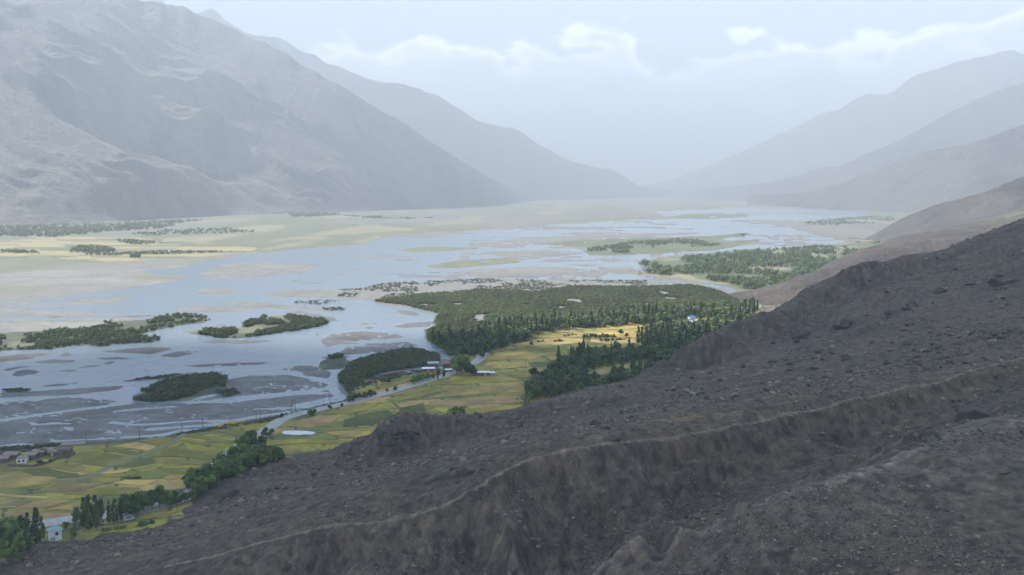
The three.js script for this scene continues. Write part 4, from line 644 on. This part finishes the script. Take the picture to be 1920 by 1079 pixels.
{
  const spots = [];
  const fill = (pts, n, h0, h1, fn) => { const P = mkPoly(pts); let k = 0, tries = 0; const q0 = 1 / -P.z0, q1 = 1 / -P.z1; while (k < n && tries++ < n * 12) { const z = -1 / lerp(q0, q1, rnd()), x = rr(P.x0, P.x1); if (sd(P, x, z, 0) < 0 || (fn && !fn(x, z))) continue; const h = rr(h0, h1) / 8; spots.push([x, GROUND - 0.2, z, h * rr(0.8, 1.4), h, rr(0.7, 1.15)]); k++; } };
  fill([[1198, 497], [1300, 483], [1400, 474], [1480, 468], [1570, 463], [1620, 453], [1700, 442], [1720, 470], [1600, 515], [1450, 552], [1412, 545], [1340, 529], [1270, 519], [1195, 514], [1235, 507]], 2600, 4, 13, (x, z) => fbm(x / 80 + 20, z / 110, 3) > 0.46);
  fill([[-500, 462], [-200, 440], [0, 425], [60, 424], [150, 424], [200, 422], [330, 414], [385, 413], [300, 430], [200, 436], [100, 446], [0, 444], [-200, 462]], 2600, 5, 14, (x, z) => fbm(x / 200, z / 260, 3) > 0.42);
  fill([[130, 474], [150, 466], [180, 463], [212, 470], [213, 475], [170, 477]], 130, 7, 13); fill([[-60, 474], [0, 471], [72, 473], [70, 477], [0, 475], [-60, 480]], 150, 5, 9); fill([[222, 455], [215, 450], [290, 455], [305, 458], [250, 460]], 120, 5, 9);
  fill([[152, 479], [200, 478], [300, 473], [440, 474], [330, 477], [205, 480]], 260, 4, 8); fill([[242, 484], [252, 479], [262, 482], [258, 486]], 24, 7, 12);
  fill([[240, 440], [300, 432], [420, 430], [480, 436], [400, 440], [280, 444]], 260, 5, 11, (x, z) => fbm(x / 150, z / 300, 3) > 0.5); fill([[400, 404], [430, 394], [520, 398], [640, 404], [560, 408], [440, 408]], 420, 8, 18, (x, z) => fbm(x / 300, z / 400, 3) > 0.42); fill([[640, 405], [760, 408], [860, 412], [700, 411]], 160, 6, 12, (x, z) => fbm(x / 200, z / 300, 3) > 0.48);
  fill([[1100, 470], [1180, 455], [1340, 447], [1400, 440], [1400, 448], [1340, 462], [1200, 474], [1110, 478]], 700, 4, 9, (x, z) => fbm(x / 120, z / 200, 3) > 0.5); fill([[1500, 420], [1560, 412], [1650, 406], [1690, 412], [1640, 420], [1540, 424]], 300, 6, 12, (x, z) => fbm(x / 150, z / 250, 3) > 0.45);
  for (const [pts, n, h0, h1] of [[[[983, 760], [990, 716], [1030, 704], [1110, 716], [1180, 702], [1250, 690], [1300, 662], [1335, 642], [1325, 680], [1240, 712], [1100, 738], [1040, 752]], 230, 4, 9], [[[1035, 700], [1046, 681], [1090, 667], [1150, 661], [1210, 655], [1215, 678], [1150, 688], [1095, 699]], 130, 4, 9], [[[1206, 658], [1212, 626], [1240, 616], [1290, 622], [1340, 606], [1400, 585], [1440, 592], [1370, 632], [1330, 652], [1290, 686], [1218, 680]], 520, 5, 14], [[[852, 664], [890, 632], [960, 614], [1040, 604], [1150, 599], [1285, 588], [1400, 572], [1400, 588], [1290, 604], [1180, 612], [1080, 618], [1020, 629], [960, 649], [900, 668]], 620, 5, 13], [[[365, 937], [430, 908], [515, 884], [535, 874], [500, 860], [458, 856], [420, 870], [385, 893], [352, 915]], 60, 3, 6]]) fill(pts, n, h0, h1);
  const wide = [0, 1].map((k) => { const g = bushShape(70, 6, 8); return g; }), slim = poplarShape(2, 90).crown; slim.scale(0.55, 0.5, 0.55);
  massOf('woodland', 'distant belt of trees across the valley', [wide[0], slim, wide[1]], spots, [leafMat(0.093, 0.138, 0.040), leafMat(0.093, 0.129, 0.040), leafMat(0.112, 0.156, 0.042)]);
}

// ================================================================ STONES ON THE HILLSIDE
function rockShape(k, detail, cuts) {                    // a ball cut flat by planes: an angular block
  const g = new THREE.IcosahedronGeometry(0.5, detail), p = g.attributes.position, n = Array.from({ length: cuts }, (_, i) => { const u = hash(i, k * 7 + 1) * 2 - 1, t = hash(i + 50, k * 5 + 2) * 6.283, r = Math.sqrt(1 - u * u); return [Math.cos(t) * r, u, Math.sin(t) * r, 0.24 + 0.16 * hash(i + 9, k + 3)]; });
  for (let i = 0; i < p.count; i++) { let x = p.getX(i), y = p.getY(i), z = p.getZ(i); for (const c of n) { const d = x * c[0] + y * c[1] + z * c[2]; if (d > c[3]) { x -= c[0] * (d - c[3]); y -= c[1] * (d - c[3]); z -= c[2] * (d - c[3]); } } p.setXYZ(i, x * 1.3, y * 1.05, z * 1.15); }
  g.computeVertexNormals(); return g;
}
const stoneShape = (k) => rockShape(k, 1, 7);
const stoneShapes = [0, 1, 2, 3, 4].map(stoneShape);
const stoneMat = [[.078, .064, .053], [.125, .102, .083], [.042, .035, .031], [.16, .133, .108]].map((c) => new THREE.MeshStandardMaterial({ color: lin(...c), roughness: 1, flatShading: true }));
{
  const spots = []; let tries = 0;
  while (spots.length < 110000 && tries++ < 1000000) {
    const d = 1 / lerp(1 / 160, 1 / 690, Math.pow(rnd(), 1.15)), b = lerp(-0.62, 0.66, rnd()), x = b * d, z = -d; if (d > 690) continue;
    const den = fbm(x / 30 + 50, z / 22, 4); if (den < (d < 225 ? 0.47 : 0.38) + 0.24 * rnd()) continue;
    const y0 = hillBase(x, z); if (y0 < 2) continue;
    const s = Math.min(2.4, 0.2 * Math.pow(1 - rnd() * 0.997, d > 280 ? -0.46 : -0.40)) * (d > 330 ? 1.3 : d < 225 ? 0.62 : 0.9), h = hillAt(x, z); if (h.path < 0.4) continue;
    spots.push([x, h.y + s * 0.12, z, s, s * rr(0.6, 1.1), rr(0.6, 1.35)]);
  }
  massOf('scattered_stones', 'loose stones strewn over the dark hillside', stoneShapes.slice(0, 4), spots, stoneMat);
}
const bigMat = [[.1, .083, .07], [.055, .047, .042], [.18, .15, .125]].map((c) => new THREE.MeshStandardMaterial({ color: lin(...c), roughness: 1, map: rep(grain, 0.6), bumpMap: rep(bumpy, 0.8), bumpScale: 0.12 }));
const boulderShape = (k) => { const g = rockShape(k + 20, 4, 11), p = g.attributes.position; for (let i = 0; i < p.count; i++) { const x = p.getX(i), y = p.getY(i), z = p.getZ(i), f = 1 + 0.16 * (fbm(x * 7 + k * 9, (y + z * 0.7) * 7 + k, 4) - 0.5); p.setXYZ(i, x * f, y * f, z * f); } g.computeVertexNormals(); return g; };
const boulderShapes = [0, 1, 2, 3].map(boulderShape); let bNo = 0;
function hitHill(px, py) { const d = ray(px, py); let k = 120; for (; k < 720; k += 1.2) { const x = d[0] * k, y = H + d[1] * k, z = d[2] * k; if (-z > 130 && hillBase(x, z) > y) break; } return [d[0] * k, d[2] * k]; }
function boulder(px, py, w, label, group, tone = 0, tall = 0.75) { const [x, z] = hitHill(px, py), s = w / F * Math.hypot(x, z), b = new THREE.Mesh(boulderShapes[bNo++ % 4], bigMat[tone]); b.name = numbered('boulder'); b.castShadow = b.receiveShadow = true; b.position.set(x, hillAt(x, z).y + s * tall * 0.22, z); b.rotation.y = rr(0, 6.28); b.scale.set(s, s * tall, s * rr(0.7, 1)); scene.add(b); tag(b, label, 'boulder', group); }
boulder(866, 866, 18, 'pale square boulder alone on the mid slope', undefined, 2, 1.1); boulder(1137, 806, 13, 'dark squat boulder above the path, right of the flat dark rock', undefined, 1); boulder(1046, 806, 22, 'flat dark rock above the path in the middle of the terrace', undefined, 1, 0.5); boulder(1156, 830, 17, 'dark boulder sitting right on the edge of the footpath', undefined, 1); boulder(903, 852, 10, 'small brown boulder uphill of the pale square boulder', undefined, 0); boulder(1820, 792, 62, 'huge dark block standing in the right gully wall', undefined, 1, 0.85); boulder(432, 930, 26, 'dark rounded rock on the lower left crest with pale top', undefined, 1, 0.9); boulder(847, 882, 13, 'dark boulder below the pale square boulder', undefined, 1); for (let i = 0; i < 16; i++) boulder(lerp(928, 1012, i / 15) + rr(-4, 4), lerp(925, 1008, i / 15) + rr(-4, 4), rr(6, 13), 'pale rock in the string of rocks dropping from the path into the ravine', 'pale rock string below the path', 2, rr(0.6, 0.9));
boulder(1880, 888, 20, 'rock lying on the pale grey spur', undefined, 0);
for (const [px, py, w] of [[880, 886, 16], [805, 905, 18], [822, 900, 20], [840, 898, 12], [890, 884, 12], [906, 882, 10], [760, 918, 14], [700, 924, 10]]) boulder(px, py, w, 'dark rock in the broken band of rocks crossing the mid slope', 'rocks of the mid slope band', 1, 0.6);
for (let i = 0; i < 14; i++) boulder(rr(722, 786), rr(812, 838), rr(9, 18), 'dark angular rock in the rubble heap under the notched bluff', 'rubble under the bluff', 1, rr(0.6, 0.9));
for (let i = 0; i < 46; i++) { const px = rr(1420, 1910), py = lerp(712, 640, (px - 1420) / 490) + rr(-34, 26); boulder(px, py, rr(7, 16), 'rough dark rock strewn on the upper right slope above the path', 'rocks of the upper right slope', i % 5 ? 1 : 0, rr(0.5, 0.8)); }
for (let i = 0; i < 22; i++) { const px = rr(1480, 1900), py = lerp(640, 520, (px - 1480) / 420) + rr(-12, 12); boulder(px, py, rr(8, 22), 'jagged rock of the ledge running up the right hillside', 'rocks of the right ledge', i % 2, rr(0.6, 1)); }

// ================================================================ BUILDINGS
const plaster = (r, g, b) => new THREE.MeshStandardMaterial({ color: lin(r, g, b), roughness: 0.95, map: rep(grainSoft, 0.3), bumpMap: rep(bumpy, 0.8), bumpScale: 0.02 });
const box = (w, h, d, x, y, z) => new THREE.BoxGeometry(w, h, d).translate(x, y, z);
const WHITE = plaster(.70, .70, .70), MUD = plaster(.13, .1, .078), MUDPALE = plaster(.25, .205, .16), REDBROWN = plaster(.24, .12, .09), DARKGLASS = new THREE.MeshStandardMaterial({ color: lin(.02, .025, .03), roughness: 0.15 }), WOOD = new THREE.MeshStandardMaterial({ color: lin(.16, .14, .13), roughness: 0.9 }), TIN = new THREE.MeshStandardMaterial({ color: lin(.2, .31, .3), roughness: 0.75 }), BLUETIN = new THREE.MeshStandardMaterial({ color: lin(.06, .14, .42), roughness: 0.5 }), PALETIN = new THREE.MeshStandardMaterial({ color: lin(.66, .67, .69), roughness: 0.5 }), GREYTIN = new THREE.MeshStandardMaterial({ color: lin(.3, .32, .34), roughness: 0.6 });
function openings(h, list) {                            // [side, offset, sill, width, height, kind]: frame proud of the wall, pane or leaf set in it
  for (const [w, dp, o, y, ww, hh, kind, side] of list) {
    const g = new THREE.Group(); g.name = kind; h.add(g); const turn = side * Math.PI / 2, out = (side % 2 ? w : dp) / 2;
    g.rotation.y = turn; g.position.set(Math.sin(turn) * (out + 0.02), y, Math.cos(turn) * (out + 0.02));
    const fr = 0.09; part(g, 'frame', mergeGeometries([box(fr, hh, 0.1, o - ww / 2, hh / 2, 0), box(fr, hh, 0.1, o + ww / 2, hh / 2, 0), box(ww + fr, fr, 0.1, o, hh + fr / 2, 0), box(ww + fr, fr, 0.12, o, -fr / 2, 0)]), WOOD);
    part(g, kind === 'door' ? 'leaf' : 'pane', box(ww - fr, hh, 0.04, o, hh / 2, 0.01), kind === 'door' ? GREYTIN : DARKGLASS);
  }
}
{
  const [x, z] = at(103, 1014), h = thing('house', x, groundY(x, z) - 0.2, z, 0.62, 'white two-storey house with pale green hipped roof at the slope foot', 'house');
  const W = 4.7, D = 4.3, T = 4.7;
  part(h, 'wall', box(W, T, D, 0, T / 2, 0), WHITE);
  const roof = new THREE.ConeGeometry(1, 1, 4, 1).rotateY(Math.PI / 4).scale((W + 0.7) / Math.SQRT2, 1.7, (D + 0.7) / Math.SQRT2).translate(0, T + 0.86, 0); part(h, 'roof', roof.toNonIndexed(), TIN).geometry.computeVertexNormals();
  part(h, 'eave', box(W + 0.72, 0.14, D + 0.72, 0, T - 0.06, 0), WHITE);
  openings(h, [[W, D, 0.5, 2.75, 1.1, 1.15, 'window', 0], [W, D, -1.1, 0.15, 1.5, 1.7, 'door', 0], [W, D, -0.8, 2.9, 0.6, 0.9, 'window', 1], [W, D, 0.7, 2.9, 0.6, 0.9, 'window', 1]]);
}
function flatHouse(px, py, w, d, t, turn, label, group, wall, roofMat, opens = []) {
  const [x, z] = at(px, py), h = thing('house', x, GROUND, z, turn, label, 'house', group);
  part(h, 'wall', box(w, t, d, 0, t / 2 - 0.1, 0), wall); part(h, 'roof', mergeGeometries([box(w + 0.5, 0.22, d + 0.5, 0, t + 0.06, 0), box(w + 0.5, 0.22, 0.2, 0, t + 0.26, d / 2 + 0.15), box(w + 0.5, 0.22, 0.2, 0, t + 0.26, -d / 2 - 0.15)]), roofMat);
  openings(h, opens.map((o) => [w, d, ...o])); return h;
}
flatHouse(42, 869, 4.6, 5, 2.9, 0.25, 'small white cottage with two windows in the mud walled village', undefined, WHITE, MUDPALE, [[-1.1, 0.9, 1, 1.2, 'window', 0], [1.1, 0.9, 1, 1.2, 'window', 0], [0, 0.1, 0.9, 2, 'door', 1]]);
for (const [px, py, w, d, t, r, lab] of [[58, 862, 6, 7, 2.7, 0.2, 'long pale roofed mud house behind the white cottage'], [20, 861, 8, 6, 2.5, 0.1, 'mud house with pale roof left of the white cottage'], [5, 868, 6, 6, 2.4, 0.3, 'mud house at the very left end of the village'], [72, 856, 7, 6, 2.6, 0.15, 'pale flat roofed mud house at the back of the village'], [88, 853, 6.5, 5.5, 2.6, 0.15, 'mud house between the village trees and the ruin'], [104, 855, 7, 5, 2.3, 0.2, 'low mud house near the right end of the village'], [122, 853, 6, 6, 3, 0.1, 'dark square mud building at the right end of the village'], [-14, 862, 7, 6, 2.6, 0.2, 'mud house cut by the picture edge']]) flatHouse(px, py, w, d, t, r, lab, undefined, px === 122 ? MUD : MUD, px === 122 || px < 0 ? MUD : MUDPALE, [[0.8, 0.8, 0.8, 0.9, 'window', 0], [-1.2, 0.1, 0.9, 1.7, 'door', 0]]);
{
  const wall = (pts, label) => { const p = poly(pts), parts = []; for (let i = 1; i < p.length; i++) { const a = p[i - 1], b = p[i], L = Math.hypot(b[0] - a[0], b[1] - a[1]), n = Math.max(1, Math.round(L / 3)); for (let j = 0; j < n; j++) { const t = (j + 0.5) / n, g = box(L / n + 0.05, 1.2 + rr(0, 0.5), 0.5, 0, 0.6, 0); g.rotateY(-Math.atan2(b[1] - a[1], b[0] - a[0])); g.translate(lerp(a[0], b[0], t), GROUND, lerp(a[1], b[1], t)); parts.push(g); } } const m = new THREE.Mesh(mergeGeometries(parts), MUD); m.name = numbered('mud_wall'); m.castShadow = m.receiveShadow = true; scene.add(m); tag(m, label, 'wall'); };
  wall([[14, 876], [30, 877], [60, 878], [76, 875], [92, 870], [104, 864], [118, 862], [132, 858], [140, 853]], 'low mud wall round the front of the village');
  wall([[-30, 858], [0, 853], [40, 850], [90, 848], [132, 848]], 'low mud wall behind the village');
}
function shedRoofHouse(px, py, w, d, t, turn, label, wall, roofMat, opens, rise = 0.9, name = 'house') {
  const [x, z] = at(px, py), h = thing(name, x, GROUND, z, turn, label, name); part(h, 'wall', box(w, t, d, 0, t / 2 - 0.1, 0), wall);
  const s = new THREE.Shape([[-d / 2 - 0.4, 0], [d / 2 + 0.4, 0], [0, rise]].map((q) => new THREE.Vector2(...q))), g = new THREE.ExtrudeGeometry(s, { depth: w + 0.8, bevelEnabled: false }).translate(0, 0, -w / 2 - 0.4).rotateY(Math.PI / 2).translate(0, t + 0.02, 0); part(h, 'roof', g, roofMat); openings(h, opens.map((o) => [w, d, ...o])); return h;
}
shedRoofHouse(903, 705, 13, 6, 2.7, 0.03, 'long barn with white metal roof amid the green fields', MUD, PALETIN, [[-3, 0.9, 1, 1, 'window', 0], [0, 0.9, 1, 1, 'window', 0], [3, 0.1, 1.4, 2, 'door', 0]], 0.8, 'barn');
shedRoofHouse(922, 705, 4.5, 5, 2.3, 0.1, 'small shed at the right end of the white roofed barn', MUDPALE, PALETIN, [[0, 0.1, 0.9, 1.7, 'door', 0]], 0.5, 'shed');
shedRoofHouse(803, 698, 10, 6, 2.9, 0.12, 'farmhouse with white roof in the farmstead by the thicket point', REDBROWN, PALETIN, [[-2.5, 0.9, 1, 1.1, 'window', 0], [0, 0.1, 1, 2, 'door', 0], [2.5, 0.9, 1, 1.1, 'window', 0]], 0.7);
shedRoofHouse(812, 688, 9, 6, 2.8, 0.1, 'grey roofed house at the back of the farmstead', MUD, GREYTIN, [[0, 0.9, 1, 1.1, 'window', 0]], 1.3); shedRoofHouse(838, 688, 7, 5, 2.6, 0.2, 'red roofed house of the farmstead under the willows', MUD, new THREE.MeshStandardMaterial({ color: lin(.28, .09, .07), roughness: 0.7 }), [[0, 0.9, 1, 1.1, 'window', 0]], 1.1); shedRoofHouse(840, 699, 8, 5, 2.2, 0.15, 'pale roofed shed beside the farmstead willows', MUDPALE, PALETIN, [[0, 0.1, 1.2, 1.8, 'door', 0]], 0.5, 'shed');
shedRoofHouse(1297, 604, 7, 6, 5.6, 0.25, 'tall house with blue metal roof among the poplars', WHITE, BLUETIN, [[-1.5, 3.2, 1, 1.2, 'window', 0], [1.5, 3.2, 1, 1.2, 'window', 0]], 1.4);
flatHouse(1302, 609, 7, 6, 3.2, 0.1, 'white house in front of the blue roofed house', undefined, WHITE, PALETIN, [[-1.5, 1, 1, 1.1, 'window', 0], [1.2, 1, 1, 1.1, 'window', 0]]); flatHouse(1312, 607, 8, 6, 3.4, 0.1, 'white flat roofed house right of the blue roofed house', undefined, WHITE, PALETIN, [[0, 1, 1, 1.1, 'window', 0]]); flatHouse(1288, 609, 5, 5, 3, 0.2, 'small white house left of the blue roofed house', undefined, WHITE, PALETIN, [[0, 1, 0.9, 1, 'window', 0]]);
// ---- the parked van
{
  const [x, z] = at(241, 979), v = thing('van', x, groundY(x, z) + 0.05, z, 0.75, 'grey van parked by the roadside trees', 'van'), paint = new THREE.MeshPhysicalMaterial({ color: lin(.3, .32, .35), roughness: 0.4, clearcoat: 0.4 }), rubber = new THREE.MeshStandardMaterial({ color: lin(.03, .03, .03), roughness: 0.9 });
  const s = new THREE.Shape(); s.moveTo(-2.2, 0.5); s.lineTo(2.3, 0.5); s.lineTo(2.35, 1.1); s.lineTo(1.75, 1.3); s.lineTo(1.2, 2.15); s.quadraticCurveTo(1, 2.4, 0.6, 2.42); s.lineTo(-1.9, 2.4); s.quadraticCurveTo(-2.25, 2.35, -2.25, 2); s.closePath();
  part(v, 'body', new THREE.ExtrudeGeometry(s, { depth: 1.6, bevelEnabled: true, bevelSize: 0.12, bevelThickness: 0.14, bevelSegments: 3 }).translate(0, 0, -0.8), paint);
  for (const q of [-1, 1]) part(v, 'window', box(1.9, 0.6, 0.03, -0.2, 1.85, q * 0.955), DARKGLASS);
  const ws = part(v, 'windscreen', box(0.03, 0.95, 1.5, 0, 0, 0), DARKGLASS); ws.position.set(1.62, 1.75, 0); ws.rotation.z = 0.57;
  for (const [a, b] of [[-1.4, -0.85], [-1.4, 0.85], [1.45, -0.85], [1.45, 0.85]]) { const w = part(v, 'wheel', new THREE.CylinderGeometry(0.38, 0.38, 0.24, 16).rotateX(Math.PI / 2), rubber); w.position.set(a, 0.38, b); part(w, 'rim', new THREE.CylinderGeometry(0.2, 0.2, 0.26, 12).rotateX(Math.PI / 2), GREYTIN); }
}
// ---- utility poles
const poleWood = new THREE.MeshStandardMaterial({ color: lin(.07, .062, .055), roughness: 1 }), ceramic = new THREE.MeshStandardMaterial({ color: lin(.4, .4, .4), roughness: 0.4 });
function pole(px, py, top, label, twin) {
  const [x, z] = at(px, py), t = Math.max(6, (py - top) / F * -z), o = thing('utility_pole', x, GROUND, z, 0.5, label, 'utility pole', 'poles along the river bank'), gap = twin ? 1.3 : 0;
  for (const s of twin ? [-1, 1] : [0]) part(o, 'post', new THREE.CylinderGeometry(0.11, 0.17, t, 8).translate(s * gap, t / 2 - 0.2, 0), poleWood);
  part(o, 'crossarm', box(twin ? 4.4 : 2.2, 0.16, 0.14, 0, t - 0.7, 0.16), poleWood); if (twin) part(o, 'brace', box(2.6, 0.12, 0.1, 0, t * 0.62, 0.14), poleWood);
  for (const s of [-1, 0, 1]) part(o, 'insulator', new THREE.CylinderGeometry(0.06, 0.08, 0.26, 6).translate(s * (twin ? 2 : 0.95), t - 0.48, 0.16), ceramic);
}
pole(484, 791, 768, 'twin-posted utility pole where the bank meets the road', true); pole(550, 773, 750, 'twin-posted utility pole beside the mud flat streams', true); pole(341, 808, 785, 'utility pole by the river left of the twin-posted pole'); pole(380, 804, 784, 'utility pole standing in the shallow stream edge'); pole(607, 758, 741, 'utility pole before the narrow inlet, left of two'); pole(618, 755, 736, 'utility pole before the narrow inlet, right of two'); pole(261, 823, 800, 'utility pole by the bright riverside pool'); pole(161, 829, 807, 'leftmost utility pole near the ditch'); pole(672, 744, 722, 'utility pole on the river meadow, left of the line'); pole(707, 734, 714, 'utility pole on the river meadow near the road'); pole(919, 700, 686, 'utility pole behind the white roofed barn'); pole(986, 690, 672, 'utility pole in the golden field');
renderer.render(scene, camera);
